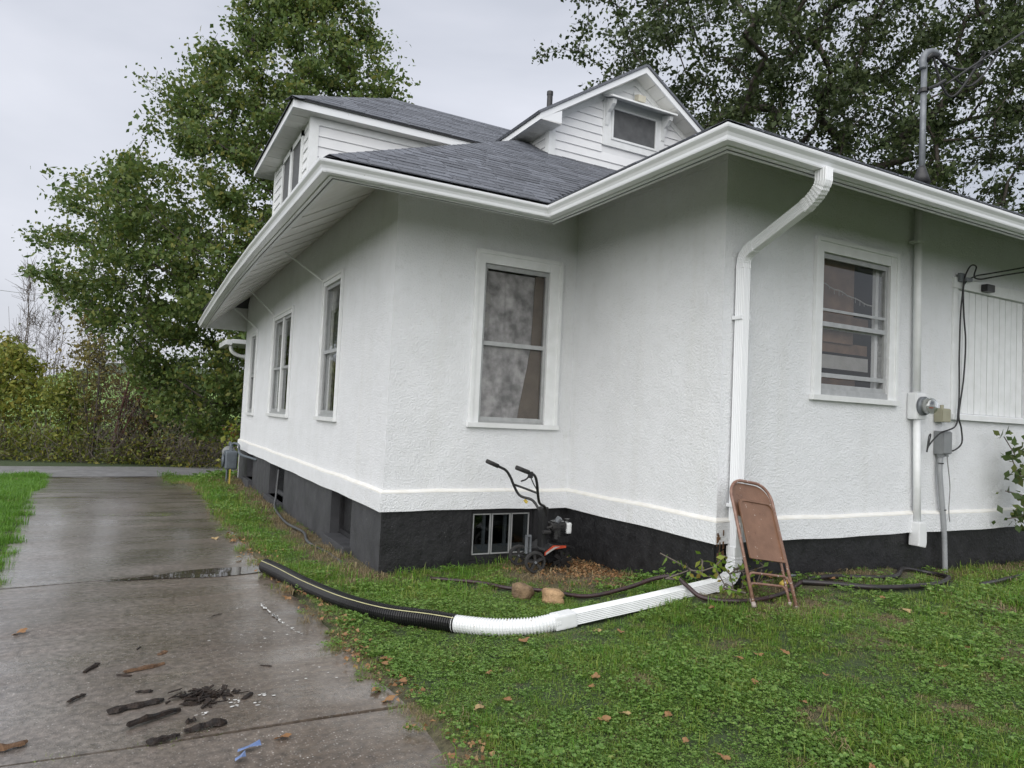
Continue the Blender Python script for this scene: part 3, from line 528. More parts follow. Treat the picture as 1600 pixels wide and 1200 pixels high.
def spanel(F, u0a, u1a, u0b, u1b, oa, ob, j=0.):
    """a soffit board between overhang oa (wall side) and ob (fascia side)"""
    m = MB(); p = []
    for z in (0, .012):
        for u, o in ((u0b, ob), (u1b, ob), (u1a, oa), (u0a, oa)):
            x, y, _ = F(u, o, 0); p.append((x, y, zs_(o)+z-j*(z == 0)+sag(x, y)))
    m.hexa(p); return m.build('soffit_board', 'soffit', sof)
OB = OF-.062
m = MB(); p = [(-LB-OB, LC-OB), (-LB, LC), (-LB, LC+.62), (-LB-OB, LC+.5)]
m.prism([(x, y, zs_(-LB-x)+sag(x, y)) for x, y in p], (0, 0, .012)); m.build('soffit_board', 'soffit', sof)
ys = [LC+.50]+list(np.arange(LC+.80, YEND+.1, .29))
for i in range(len(ys)-1): spanel(FA, min(ys[i]+.124, YEND+.09), min(ys[i+1]+.112, YEND+.097), ys[i]+.006, ys[i+1]-.006, .001, OB, .008*(i % 2))
spanel(FA, YEND+.09, YEND+.098, ys[-1], YEND+.098, .001, OB)
for F, a, b in ((FB, -LB-OB, -OB), (FD, -OB, 7)):
    i0, i1 = (-LB, 0) if F is FB else (0, 7)
    m = MB(); m.prism([(*F(u, o, 0)[:2], zs_(o)) for u, o in ((a, OB), (b, OB), (i1, 0), (i0, 0))], (0, 0, .012)); m.build('soffit_board', 'soffit', sof)
m = MB(); m.prism([(*FC(u, o, 0)[:2], zs_(o)) for u, o in ((-OB, OB), (LC-OB, OB), (LC, 0), (0, 0))], (0, 0, .012)); m.build('soffit_board', 'soffit', sof)
# end board of the eave beyond the far corner
m = MB(); zz = ZG-.07+sag(-3, YEND+.1); m.prism([(-LB-OF, YEND+.10, zz-.02), (.6, YEND+.10, zz+.0), (.6, YEND+.1, zz+1.3), (-LB, YEND+.1, zz+.9), (-LB-OF, YEND+.1, zz+.38)], (0, .03, 0)); m.build('eave_end_board', 'trim', house)
# frieze under the wing soffit
for F, a, b in ((FC, -.0, LC-.013), (FD, -.012, 7)):
    m = MB(); fbox(m, F, a, b, .001, .012, 3.845, 4.03); m.build('frieze_board', 'stucco', house)
for (a, b) in (((-2.56, 5.75, 3.755), (-2.1, 5.24, 3.31)), ((-2.5, 9.4, 3.74), (-2.1, 8.79, 3.20)), ((-2.45, 11.6, 3.62), (-2.1, 10.75, 3.14))):
    m = MB(); m.tube([a, b], .014, 6); m.box((b[0]-.01, b[1]-.02, b[2]-.02), (b[0]+.01, b[1]+.02, b[2]+.02)); m.build('eave_stay_rod', 'trim', house)
# far porch eave with its downspout elbow
m = MB(); m.box((-2.28, 13.2, 3.02), (-1.2, 14.6, 3.12)); m.box((-2.42, 13.2, 2.98), (-2.28, 14.6, 3.10)); m.build('porch_eave', 'alum', house, bevel=.01)
m = MB(); m.tube(spline([(-2.28, 13.4, 2.98), (-2.26, 13.4, 2.86), (-2.14, 13.4, 2.77), (-1.9, 13.4, 2.72), (-1.7, 13.4, 2.70)], 5), .045, 8); m.build('porch_downspout', 'wplast', house, True)

# --- roof
roof = empty('roof', (0, 4, ZG), house)
def zB(y): return ZG+PT*(y-(LC-OV))
XR, YR = 2.95, 7.30; ZR = zB(YR)
TH = .0
m = MB()
E = .93
A_ = lambda x, y: ZG+PT*(x+LB+OV)
c = [(-LB-E, LC-E), (8.0+E, LC-E), (8.0+E, YEND+E), (-LB-E, YEND+E)]
ze = ZG+PT*(OV-E)
m.add([(-LB-E, LC-E, ze), (-E, LC-E, ze), (3.5, LC-E+3.5+E, zB(LC-E+3.5+E)), (2.6+.35, 7.30, ZR), (8.0+E, LC-E, ze), (8.0+E, YEND+.3, ze), (-LB-E, YEND+.3, ze-.0)],
      [(0, 1, 2, 3), (0, 3, 6), (3, 5, 6), (2, 4, 5, 3)])
w0 = (-E, -E)
m.add([(-E, -E, ze), (-E, LC-E, ze), (3.5, 3.5+LC, ZG+PT*4.5), (3.5, 3.5, ZG+PT*4.5), (7+E, -E, ze), (7+E, LC, ze)], [(0, 1, 2, 3), (0, 3, 4), (4, 3, 2, 5)])
m.build('roof_deck', 'edge', roof, fix=False)
EX = .143; SL = math.sqrt(1+PT*PT)
tabs = {}
def tab_mesh(k):
    if k not in tabs:
        m = MB(); w = 1.0; t = [.010, .012, .011, .014][k % 4]; cut = [.01, .03, .05, .02][k % 4]
        m.hexa([(.012, -.004, .0), (w-.012, -.004, .0), (w-.004, EX+.03, -.004), (.004, EX+.03, -.004), (cut+.012, -.004, t), (w-cut-.012, -.004, t), (w-.004, EX+.03, .006), (.004, EX+.03, .006)])
        me = bpy.data.meshes.new('shingle'); me.from_pydata(m.v, [], m.f); me.materials.append(MT['shingle']); tabs[k] = me
    return tabs[k]
def shingles(O, e, up, ncourse, lo, hi, parent=None, joined=None, wmin=.16, wmax=.34, seed=1, skip=None):
    """courses of tabs on a plane; O eave origin, e along the eave, up = slope direction (unit)"""
    rr = random.Random(seed); e = Vector(e); up = Vector(up); n = e.cross(up); n = n if n.z > 0 else -n
    R = Matrix((e, up, n)).transposed().to_4x4(); cnt = 0; O = Vector(O)
    for i in range(ncourse):
        v = i*EX; a, b = lo(v), hi(v); u = a-rr.uniform(0, .1); k0 = rr.randrange(4)
        while u < b:
            w = rr.uniform(wmin, wmax); p, q_ = max(u, a), min(u+w, b); u += w
            if q_-p < .03: continue
            if skip and skip((p+q_)/2, v): continue
            k0 = (k0+rr.choice((1, 1, 2, 3))) % 4; P = O+e*p+up*v+n*.006
            mt = Matrix.Translation(P) @ R @ Matrix.Diagonal((q_-p, 1, 1, 1))
            if joined is not None:
                me = tab_mesh(k0); joined.add([mt @ x.co for x in me.vertices], [tuple(f.vertices) for f in me.polygons])
            else:
                o = bpy.data.objects.new('shingle', tab_mesh(k0)); COL.objects.link(o); o.parent = parent
                o.matrix_local = Matrix.Translation(-wloc(parent)) @ mt
            cnt += 1
    return cnt
O_B = (0, LC-E, ze); upB = Vector((0, 1, PT)).normalized()
yv = lambda v: LC-E+v/SL
nB = shingles(O_B, (1, 0, 0), upB, 32, lambda v: -LB-E+(v+.175)/SL, lambda v: min(-E+v/SL+.04, .80 if yv(v) > 4.45 else 9), parent=roof, seed=3)
# wing slopes seen edge-on: joined
jm = MB()
shingles((-E, 0, ze), (0, -1, 0), Vector((1, 0, PT)).normalized(), 30, lambda v: -(LC-E+v/SL)-.02, lambda v: E-(v+.175)/SL, joined=jm, seed=5)
shingles((0, -E, ze), (1, 0, 0), Vector((0, 1, PT)).normalized(), 30, lambda v: -E+(v+.175)/SL, lambda v: 7+E-(v+.175)/SL, joined=jm, seed=6)
kind(jm.build('wing_shingles', 'shingle', roof, fix=False), 'stuff')
def hipcaps(a, b, n1, n2, parent, start=0., L=.155, W=.15, name='hip_cap', end=None):
    a, b = Vector(a), Vector(b); d = (b-a); T = d.length; d.normalize(); s1 = Vector(n1).cross(d).normalized(); s2 = Vector(n2).cross(d).normalized()
    if s1.dot(Vector(n2)) > 0: s1 = -s1
    if s2.dot(Vector(n1)) > 0: s2 = -s2
    n1, n2 = Vector(n1).normalized(), Vector(n2).normalized(); up = (n1+n2).normalized(); k = start
    while k < min(T, end or T):
        p0, p1 = a+d*k+up*.013, a+d*(k+L+.05)+up*.011; t = .004
        l0, l1, q0, q1 = p0+s1*W-n1*.0, p1+s1*W, p0+s2*W, p1+s2*W
        m = MB(); m.add([p0+up*t, p1, l0+n1*t, l1, q0+n2*t, q1, p0, l0, q0], [(0, 1, 3, 2), (0, 4, 5, 1), (0, 2, 7, 6), (0, 6, 8, 4)])
        m.build(name, 'shingle', parent, fix=False); k += L
nA_ = (-PT, 0, 1); nB_ = (0, -PT, 1)
hipcaps((-LB-E, LC-E, ze), (XR, YR+.0, ZR), nA_, nB_, roof, end=6.2, start=.05)
hipcaps((-E, -E, ze), (3.5, 3.5, ZG+PT*4.5), nA_, nB_, roof, end=2.5, start=.05, W=.13)
# vent pipe
m = MB(); m.cyl((1.97, 6.4, 5.8), (1.975, 6.4, 7.44), .05, 14); m.cyl((1.974, 6.4, 7.38), (1.975, 6.4, 7.445), .056, 14); m.build('vent_pipe', 'vent', roof)

# --- gable dormer
gd = empty('gable_dormer', (2.34, 4.41, 5.44), house)
GX, GY, GZA, GP_ = 2.335, 4.41, 7.045, .64
XL, XRr = .505, 2*GX-.505; OD = .29
WL, WR = .84, 2*GX-.84
def zrake(x): return GZA-GP_*abs(x-GX)
zb = 5.30
# clapboards
k = 0; z = 5.42; CB = .128
while z < 6.98:
    z1 = min(z+CB, 6.99)
    half0 = min((zrake(GX)-.13-z)/GP_, WR-GX); half1 = min((zrake(GX)-.13-z1)/GP_, WR-GX)
    if half1 > .02:
        for s0, s1, t0, t1 in (((GX-half0, 1.752, GX-half1, 1.752), (2.938, GX+half0, 2.938, GX+half1)) if z1 > 5.80 and z < 6.50 else ((GX-half0, GX+half0, GX-half1, GX+half1),)):
            if s1-s0 < .04 or t1-t0 < .01: continue
            m = MB(); m.add([(s0, GY-.022, z), (s1, GY-.022, z), (t1, GY-.004, z1+.006), (t0, GY-.004, z1+.006), (s0, GY, z), (s1, GY, z), (t1, GY, z1+.006), (t0, GY, z1+.006)], [(0, 1, 2, 3), (0, 4, 5, 1), (0, 3, 7, 4), (1, 5, 6, 2), (3, 2, 6, 7)])
            m.build('clapboard', 'vinyl', gd, fix=False)
    z = z1
m = MB(); m.add([(WL, GY+.001, 5.2), (WR, GY+.001, 5.2), (WR, GY+.001, zrake(WR)), (GX, GY+.001, GZA), (WL, GY+.001, zrake(WL))], [(0, 1, 2, 3, 4)])
m.quad((WL, GY, 5.2), (WL, 6.2, 5.2), (WL, 6.2, zrake(WL)), (WL, GY, zrake(WL))); m.quad((WR, GY, 5.2), (WR, 6.2, 5.2), (WR, 6.2, zrake(WR)), (WR, GY, zrake(WR))); m.build('wall', 'vinyl', gd, fix=False)
for z in np.arange(5.45, 5.95, CB): m = MB(); m.hexa([(WL-.018, GY+.03, z), (WL, GY+.03, z), (WL, 5.4, z), (WL-.018, 5.4, z), (WL-.004, GY+.03, z+CB), (WL, GY+.03, z+CB), (WL, 5.4, z+CB), (WL-.004, 5.4, z+CB)]); m.build('clapboard', 'vinyl', gd)
m = MB(); m.box((WL-.025, GY-.028, 5.38), (WL+.085, GY-.001, zrake(WL)-.02)); m.box((WL-.026, GY-.027, 5.38), (WL-.001, GY+.08, zrake(WL)-.04)); m.build('corner_board', 'trim', gd)
# roof slabs, rake fascia, soffits
for s in (-1, 1):
    xe = GX+s*(GX-XL); m = MB(); up = Vector((s*GP_, 0, 1)).normalized(); yb = 7.2
    m.prism([(GX, GY-OD-.02, GZA), (xe+s*.02, GY-OD-.02, zrake(xe+s*.02)), (xe+s*.02, yb, zrake(xe+s*.02)), (GX, yb, GZA)], up*.035); m.build('roof_slab', 'shingle', gd)
    m = MB(); m.prism([(GX, GY-OD, GZA-.004), (xe, GY-OD, zrake(xe)-.004), (xe, GY-OD, zrake(xe)-.095), (GX, GY-OD, GZA-.100)], (0, .025, 0)); m.build('rake_fascia', 'alum', gd)
    m = MB(); m.box((min(xe, xe-s*.025), GY-OD+.026, zrake(xe)-.095), (max(xe, xe-s*.025), 5.3, zrake(xe)-.004)); m.build('eave_fascia', 'alum', gd)
    nb = 9; L0, L1 = 0., (GX-XL)
    for i in range(nb):                         # sloping soffit boards under the rake
        a, b = L0+(L1-L0)*i/nb+.004, L0+(L1-L0)*(i+1)/nb-.004
        m = MB(); m.prism([(GX+s*a, GY-OD+.027, GZA-GP_*a-.092), (GX+s*b, GY-OD+.027, GZA-GP_*b-.092), (GX+s*b, GY-.002, GZA-GP_*b-.092), (GX+s*a, GY-.002, GZA-GP_*a-.092)], (0, 0, .012)); m.build('soffit_board', 'soffit', gd)
    xi = GX+s*(WR-GX)
    zr = zrake(xe)-.085
    m = MB(); m.add([(xe, GY-OD+.002, zr), (xi-s*.02, GY-OD+.002, zr+.012), (xi-s*.02, GY-OD+.002, zrake(xi)-.10), (xe, GY-OD+.002, zr+.01)], [(0, 1, 2, 3)]); m.quad((xi-s*.02, GY-OD+.002, zr+.012), (xi-s*.02, GY-.001, zr+.012), (xi-s*.02, GY-.001, zrake(xi)-.1), (xi-s*.02, GY-OD+.002, zrake(xi)-.1)); m.build('boxed_return', 'alum', gd, fix=False)
    for i in range(6):
        y0, y1 = GY-OD+.004+i*.165, GY-OD+.004+(i+1)*.165-.004
        m = MB(); x0, x1 = min(xe-s*.026, xi-s*.02), max(xe-s*.026, xi-s*.02)
        if i >= 2: x0, x1 = min(xe-s*.026, xi), max(xe-s*.026, xi)
        m.box((x0, y0, zr-.002), (x1, y1, zr+.008)); m.build('soffit_board', 'soffit', gd)
    # frieze along the rake on the wall
    m = MB(); m.prism([(GX, GY-.026, GZA-.094), (GX+s*(WR-GX), GY-.026, zrake(WR)-.094), (GX+s*(WR-GX), GY-.026, zrake(WR)-.185), (GX, GY-.026, GZA-.195)], (0, .024, 0)); m.build('frieze_board', 'trim', gd)
# window, hood, lamp
m = MB()
for a, b, z0, z1 in ((1.752, 1.90, 5.79, 6.52), (2.78, 2.937, 5.79, 6.52), (1.9005, 2.7795, 5.79, 5.895), (1.9005, 2.7795, 6.40, 6.52)): m.box((a, GY-.035, z0), (b, GY-.001, z1))
m.build('window_casing', 'trim', gd, bevel=.003)
m = MB()
for a, b, z0, z1 in ((1.9005, 1.935, 5.896, 6.399), (2.745, 2.7795, 5.896, 6.399), (1.9355, 2.7445, 5.896, 5.93), (1.9355, 2.7445, 6.37, 6.399)): m.box((a, GY-.05, z0), (b, GY-.012, z1))
m.build('window_frame', 'trim', gd, bevel=.003)
m = MB(); m.box((1.936, GY-.03, 5.931), (2.744, GY-.026, 6.369)); m.build('insect_screen', 'screen', gd)
m = MB(); m.hexa([(1.72, GY-.30, 6.425), (2.97, GY-.30, 6.425), (2.97, GY-.001, 6.535), (1.72, GY-.001, 6.535), (1.72, GY-.30, 6.452), (2.97, GY-.30, 6.452), (2.97, GY-.001, 6.565), (1.72, GY-.001, 6.565)]); m.build('window_hood', 'trim', gd, bevel=.004)
for x in (1.775, 2.865):
    m = MB(); c_ = [(GY-.036, 6.08), (GY-.05, 6.10), (GY-.075, 6.20), (GY-.10, 6.27), (GY-.15, 6.30), (GY-.18, 6.33), (GY-.23, 6.36), (GY-.25, 6.42), (GY-.036, 6.50)]
    m.prism([(x, y, z) for y, z in c_], (.06, 0, 0)); m.build('hood_bracket', 'trim', gd)
m = MB(); m.box((2.30, GY-.05, 6.60), (2.43, GY-.023, 6.74)); m.build('lamp_base', 'trim', gd, bevel=.008)
m = MB(); m.hexa([(2.30, GY-.16, 6.55), (2.44, GY-.16, 6.55), (2.44, GY-.05, 6.585), (2.30, GY-.05, 6.585), (2.30, GY-.17, 6.65), (2.44, GY-.17, 6.65), (2.44, GY-.05, 6.69), (2.30, GY-.05, 6.69)]); m.build('floodlight_head', 'lens', gd, bevel=.012)

# --- hipped dormer over the long side
hd = empty('hipped_dormer', (-2.3, 7.1, 4.2), house)
DX, DY0, DY1, DZ = -2.3, 5.62, 8.36, 5.655
FX, FY0, FY1 = -2.60, 5.42, 8.86
RZ = DZ+.125; YM = (FY0+FY1)/2; PS = .646; AZ = RZ+PS*(YM-FY0); AX = FX+(AZ-RZ)/PT
m = MB(); m.quad((DX+.001, DY0, 4.0), (DX+.001, DY1, 4.0), (DX+.001, DY1, DZ), (DX+.001, DY0, DZ)); m.quad((DX, DY0+.001, 4.0), (1.5, DY0+.001, 4.0), (1.5, DY0+.001, DZ), (DX, DY0+.001, DZ)); m.quad((DX, DY1, 4.0), (1.5, DY1, 4.0), (1.5, DY1, DZ), (DX, DY1, DZ)); m.build('wall', 'vinyl', hd, fix=False)
z = 4.10; CB2 = .145
while z < DZ-.02:
    z1 = min(z+CB2, DZ)
    m = MB(); m.hexa([(DX+.06, DY0-.02, z), (1.2, DY0-.02, z), (1.2, DY0, z), (DX+.06, DY0, z), (DX+.06, DY0-.004, z1), (1.2, DY0-.004, z1), (1.2, DY0, z1), (DX+.06, DY0, z1)]); m.build('clapboard', 'vinyl', hd)
    for a, b in (((DY0+.06, 6.02), (7.58, DY1-.02)) if z1 > 4.75 else ((DY0+.06, DY1-.02),)):
        m = MB(); m.hexa([(DX-.02, a, z), (DX-.02, b, z), (DX, b, z), (DX, a, z), (DX-.004, a, z1), (DX-.004, b, z1), (DX, b, z1), (DX, a, z1)]); m.build('clapboard', 'vinyl', hd)
    z = z1
m = MB(); m.box((DX-.026, DY0-.026, 3.9), (DX+.10, DY0-.001, DZ)); m.box((DX-.0265, DY0-.0255, 3.9), (DX-.001, DY0+.06, DZ)); m.build('corner_board', 'trim', hd)
m = MB(); m.box((DX-.026, DY1-.07, 3.9), (DX+.06, DY1+.02, DZ)); m.build('corner_board', 'trim', hd)
m = MB(); m.box((DX+.10, DY0-.028, DZ-.10), (1.4, DY0-.001, DZ-.001)); m.build('frieze_board', 'trim', hd)
m = MB()
for a, b, c0, c1 in ((6.03, 6.12, 4.6, 5.60), (6.74, 6.90, 4.6, 5.60), (7.47, 7.57, 4.6, 5.60), (6.03, 7.57, 5.52, 5.60)): m.box((DX-.04, a, c0), (DX-.001, b, c1-.0005*(a > 6.5)))
m.build('window_casing', 'trim', hd)
for a, b in ((6.12, 6.74), (6.90, 7.47)): m = MB(); m.box((DX-.018, a, 4.6), (DX-.012, b, 5.52)); m.build('window_pane', 'screen', hd)
XB = 2.4
m = MB(); m.box((FX, FY0+.0, DZ), (FX+.025, FY1, RZ)); m.build('fascia', 'alum', hd); m = MB(); m.box((FX+.0255, FY0, DZ), (XB, FY0+.025, RZ-.001)); m.build('fascia', 'alum', hd); m = MB(); m.box((FX+.0255, FY1-.025, DZ), (XB, FY1, RZ-.001)); m.build('fascia', 'alum', hd)
n_ = 14
for i in range(n_):
    a, b = FY0+.03+(FY1-FY0-.06)*i/n_, FY0+.03+(FY1-FY0-.06)*(i+1)/n_-.006
    m = MB(); m.box((FX+.026, a, DZ+.002-.004*(i % 2)), (DX, b, DZ+.012)); m.build('soffit_board', 'soffit', hd)
m = MB(); m.box((DX, FY0+.026, DZ+.002), (XB, DY0, DZ+.01)); m.build('soffit_board', 'soffit', hd); m = MB(); m.box((DX, DY1, DZ+.002), (XB, FY1-.026, DZ+.01)); m.build('soffit_board', 'soffit', hd)
m = MB(); e_ = .025
m.add([(FX-e_, FY0-e_, RZ), (XB, FY0-e_, RZ), (2.4, YM, AZ), (AX, YM, AZ), (FX-e_, FY1+e_, RZ), (XB, FY1+e_, RZ)], [(0, 1, 2, 3), (0, 3, 4), (3, 2, 5, 4)]); m.add([(FX-e_, FY0-e_, RZ-.02), (XB, FY0-e_, RZ-.02), (FX-e_, FY0-e_, RZ), (XB, FY0-e_, RZ), (FX-e_, FY1+e_, RZ-.02), (FX-e_, FY1+e_, RZ)], [(0, 1, 3, 2), (0, 4, 5, 2)])
m.build('roof_deck', 'edge', hd, fix=False)
jm = MB(); SS = math.sqrt(1+PS*PS)
shingles((0, FY0-e_, RZ), (1, 0, 0), Vector((0, 1, PS)).normalized(), int((YM-FY0)*SS/EX), lambda v: FX-e_+((v+.175)/SS)*PS/PT, lambda v: min(XB, 9), joined=jm, seed=9, wmin=.2, wmax=.4)
kind(jm.build('dormer_shingles', 'shingle', hd, fix=False), 'stuff')
hipcaps((FX-e_, FY0-e_, RZ), (AX, YM, AZ), (-PT, 0, 1), (0, -PS, 1), hd, W=.13); hipcaps((AX-.05, YM, AZ), (2.4, YM, AZ), (0, -PS, 1), (0, PS, 1), hd, W=.13, name='ridge_cap')

# --- downspout of the wing and its extension
RC = [(-.038, -.05), (.038, -.05), (.038, .05), (-.038, .05)]
def ribbed(w, d, n=4, t=.004):
    out = []
    pts = [(-w, -d), (w, -d), (w, d), (-w, d)]
    for i in range(4):
        a, b = Vector(pts[i]), Vector(pts[(i+1) % 4]); nn = Vector(((b-a).y, -(b-a).x)).normalized()
        for k in range(2*n+1): f = .06+.88*k/(2*n); out.append(tuple(a.lerp(b, f)-nn*(t if k % 2 else 0)))
    return out
ds = empty('downspout', (.15, -.06, .4), house)
ox, oy = .0, -.945
m = MB(); m.sweep([(ox, oy, 3.49), (ox, oy, 3.43)]+spline([(ox, oy, 3.40), (ox+.004, oy+.03, 3.35), (ox+.02, oy+.10, 3.30), (ox+.034, oy+.18, 3.262)], 6), ribbed(.050, .040, 4), up=(1, 0, 0), scale=[1, 1]+[1.0 if i in (0, 1, 2, 16, 17, 18) or i % 2 else .93 for i in range(19)]); m.build('elbow', 'alum', ds)
p0, p1 = Vector((ox+.03, oy+.16, 3.270)), Vector((.135, -.15, 3.075))
m = MB(); m.sweep([p0, p1], ribbed(.047, .037, 4), up=(1, 0, 0)); m.build('offset_pipe', 'alum', ds)
m = MB(); m.sweep(spline([tuple(p1-Vector((.01, .06, -.016))), tuple(p1), (.145, -.09, 3.035), (.148, -.068, 2.985), (.148, -.065, 2.93)], 5), ribbed(.050, .040, 4), up=(1, 0, 0), scale=[1.0 if i < 4 or i > 17 or i % 2 else .93 for i in range(21)]); m.build('elbow', 'alum', ds)
m = MB(); m.sweep([(.148, -.065, 2.95), (.148, -.065, .58)], ribbed(.047, .037, 4), up=(1, 0, 0)); m.build('pipe', 'alum', ds)
m = MB(); m.sweep(spline([(.148, -.065, .63), (.148, -.065, .55), (.142, -.066, .47), (.11, -.07, .40), (.05, -.075, .362), (-.02, -.08, .345), (-.1, -.085, .33)], 6), ribbed(.048, .050, 5, .003), up=(0, 1, 0), scale=[1.0 if i < 6 or i > 31 or i % 2 else .94 for i in range(37)]); m.build('elbow', 'alum', ds)
for z in (.95, 2.5): m = MB(); m.box((.095, -.109, z), (.201, -.006, z+.03)); m.build('strap', 'alum', ds)
ext = empty('downspout_extension', (-.7, -.05, .15)); tag(ext, 'white ribbed rectangular downspout extension lying along the grass by the corner', 'downspout')
pE = [(-.06, -.082, .338), (-.75, -.075, .262), (-1.42, -.05, .19)]
m = MB(); m.sweep(spline(pE, 6), ribbed(.050, .043, 6), up=(0, 0, 1)); m.build('pipe', 'wplast', ext)
m = MB(); m.sweep([(-1.40, -.05, .192), (-1.47, -.045, .182), (-1.56, -.03, .168)], [(a*1.0, b*1.0) for a, b in ((-.058, -.05), (.058, -.05), (.058, .05), (-.058, .05))], up=(0, 0, 1)); m.build('adapter', 'wplast', ext, bevel=.012)
def _dummy(): pass
def corrug(path, r, pitch, amp, n=20):
    P = spline(path, 40); L = [0]
    for a, b in zip(P[:-1], P[1:]): L.append(L[-1]+(b-a).length)
    N = int(L[-1]/(pitch/4)); pts = []; rs = []
    for i in range(N+1):
        s = L[-1]*i/N; j = max(0, min(len(P)-2, int(np.searchsorted(L, s))-1)); t = (s-L[j])/max(1e-9, L[j+1]-L[j]); pts.append(P[j].lerp(P[j+1], t)); ph = i % 4; rs.append(r+amp*(1 if ph in (0, 1) else -1))
    m = MB(); m.tube(pts, rs, n); return m
def gp(x, y, h): return (x, y, gz(x, y)+h)
wp = [(-1.52, -.035, .172), (-1.70, .0, .145), (-1.94, .15, .118), (-2.15, .385, .103)]
m = corrug(wp, .058, .022, .0045); tag(m.build('white_corrugated_pipe', 'wplast', None, False), 'white corrugated flexible pipe joining downspout extension to black pipe', 'drain pipe')
bp_ = [(-2.13, .36, .103), (-2.26, .53, .10), (-2.50, .83, .088), (-2.70, 1.25, .085), (-2.86, 1.85, .08), (-2.97, 2.45, .075), (-3.045, 2.80, .07)]
dp = empty('black_corrugated_pipe', (-2.7, 1.3, 0)); tag(dp, 'black corrugated drain pipe curving from lawn onto the driveway edge', 'drain pipe')
m = corrug(bp_, .064, .019, .0035); m.build('pipe', 'pipe', dp, False)
sp = spline(bp_, 20); st = []
for i, p in enumerate(sp):
    t = (sp[min(i+1, len(sp)-1)]-sp[max(i-1, 0)]).normalized(); side = Vector((-t.y, t.x, 0)).normalized(); st.append(p+side*.044*(1)+Vector((0, 0, .0525)))
m = MB(); m.tube(st, .0035, 5); m.build('stripe', 'yline', dp)

# ------------------------------------------------------------------ electric service
ms = empty('service_mast', (2.550, -.075, 4.1)); tag(ms, 'grey steel electrical mast with curved weatherhead rising through the right roof', 'mast')
m = MB(); m.cyl((2.545, -.075, 4.0), (2.555, -.075, 5.36), .028, 16); m.build('pipe', 'gmetal', ms, True)
m = MB(); m.tube([(2.545, -.075, 4.13), (2.545, -.075, 4.2), (2.545, -.075, 4.26), (2.546, -.075, 4.30)], [.085, .065, .045, .034], 16); m.build('roof_boot', 'vent', ms, True)
m = MB(); m.tube(spline([(2.530, -.075, 5.30), (2.535, -.075, 5.40), (2.575, -.085, 5.47), (2.670, -.10, 5.50), (2.750, -.11, 5.47)], 5), [.034]*4+[.034]*4+[.035]*5+[.036]*4+[.03]*4, 14); m.build('weatherhead', 'gmetal', ms, True)
m = MB(); m.tube([(2.570, -.08, 5.40), (2.630, -.09, 5.47), (2.720, -.10, 5.48)], .038, 10); m.build('weatherhead_throat', 'blackm', ms, True)
m = MB(); m.cyl((2.550, -.075, 5.06), (2.550, -.075, 5.10), .046, 14); m.tube([(2.550, -.12, 5.08), (2.630, -.16, 5.12), (2.710, -.2, 5.18)], .018, 8); m.build('clamp', 'blackm', ms)
for k_, (a, b, c) in enumerate((((2.680, -.1, 5.47), (2.910, -.18, 5.36), (3.16, -.28, 5.42)), ((2.660, -.1, 5.46), (2.80, -.12, 5.16), (2.93, -.18, 5.10)), ((2.710, -.1, 5.48), (3.10, -.2, 5.22), (3.34, -.35, 5.56)))):
    m = MB(); m.tube(spline([a, b, c, (3.12+.05*k_, -.33, 5.55)], 8), .012 if k_ else .014, 6); m.build('drip_loop', 'cable', ms, True)
m = MB(); m.tube(spline([(2.74, -.18, 5.15), (3.2, -.36, 5.52), (4.0, -.68, 6.15), (6.5, -1.7, 8.1), (14, -4.7, 14)], 6), .011, 6); tag(m.build('service_drop_cable', 'cable', None, True), 'black overhead service cable running from the mast clamp to upper right', 'cable')
cn = empty('service_conduit', (2.545, -.05, .5)); tag(cn, 'white painted conduit running down the wall from eave to meter and below', 'conduit')
m = MB(); m.cyl((2.530, -.06, 4.02), (2.555, -.06, 2.0), .036, 14); m.build('pipe', 'trim', cn, True)
m = MB(); m.cyl((2.575, -.055, 1.78), (2.615, -.055, .70), .034, 14); m.build('pipe', 'trim', cn, True)
m = MB(); m.box((2.470, -.095, 3.52), (2.595, -.003, 3.545)); m.build('strap', 'trim', cn)
m = MB(); m.prism([(2.550, -.115, .53), (2.670, -.115, .51), (2.685, -.115, .56), (2.680, -.115, .73), (2.650, -.115, .76), (2.560, -.115, .76)], (0, .105, 0)); m.build('junction_fitting', 'wplast', cn, bevel=.012)
em = empty('electric_meter', (2.66, -.06, 1.77)); tag(em, 'white meter socket box with round grey electric meter beside the boarded window', 'meter')
m = MB(); m.box((2.49, -.105, 1.765), (2.665, -.004, 2.03)); m.build('socket_box', 'wplast', em, bevel=.022)
m = MB(); m.cyl((2.575, -.106, 1.90), (2.575, -.14, 1.90), .092, 24); m.build('ring', 'gmetal', em, True)
m = MB(); m.tube([(2.575, -.136, 1.90), (2.575, -.205, 1.90), (2.575, -.225, 1.90)], [.083, .081, .066], 24); m.build('glass_cover', 'meterglass', em, True)
m = MB(); m.cyl((2.575, -.137, 1.90), (2.575, -.195, 1.90), .07, 20); m.build('register', 'pale', em)
m = MB(); m.box((2.54, -.2005, 1.915), (2.61, -.1955, 1.945)); m.build('display', 'blackm', em); m = MB(); m.box((2.545, -.2005, 1.878), (2.605, -.1955, 1.888)); m.build('red_label', 'red', em)
tb = empty('tan_utility_box', (3.06, -.05, 1.75)); tag(tb, 'small tan utility box right of the electric meter', 'utility box')
m = MB(); m.box((2.94, -.085, 1.755), (3.09, -.004, 1.895)); m.build('body', 'tan', tb, bevel=.01); m = MB(); m.box((2.946, -.093, 1.76), (3.084, -.0855, 1.886)); m.build('lid', 'tan', tb, bevel=.003); m = MB(); m.cyl((3.0, -.05, 1.89), (3.0, -.05, 1.93), .018, 10); m.build('fitting', 'tan', tb)
gb = empty('grey_utility_box', (3.06, -.05, 1.41)); tag(gb, 'grey plastic utility box above the grey pipe, below the tan box', 'utility box')
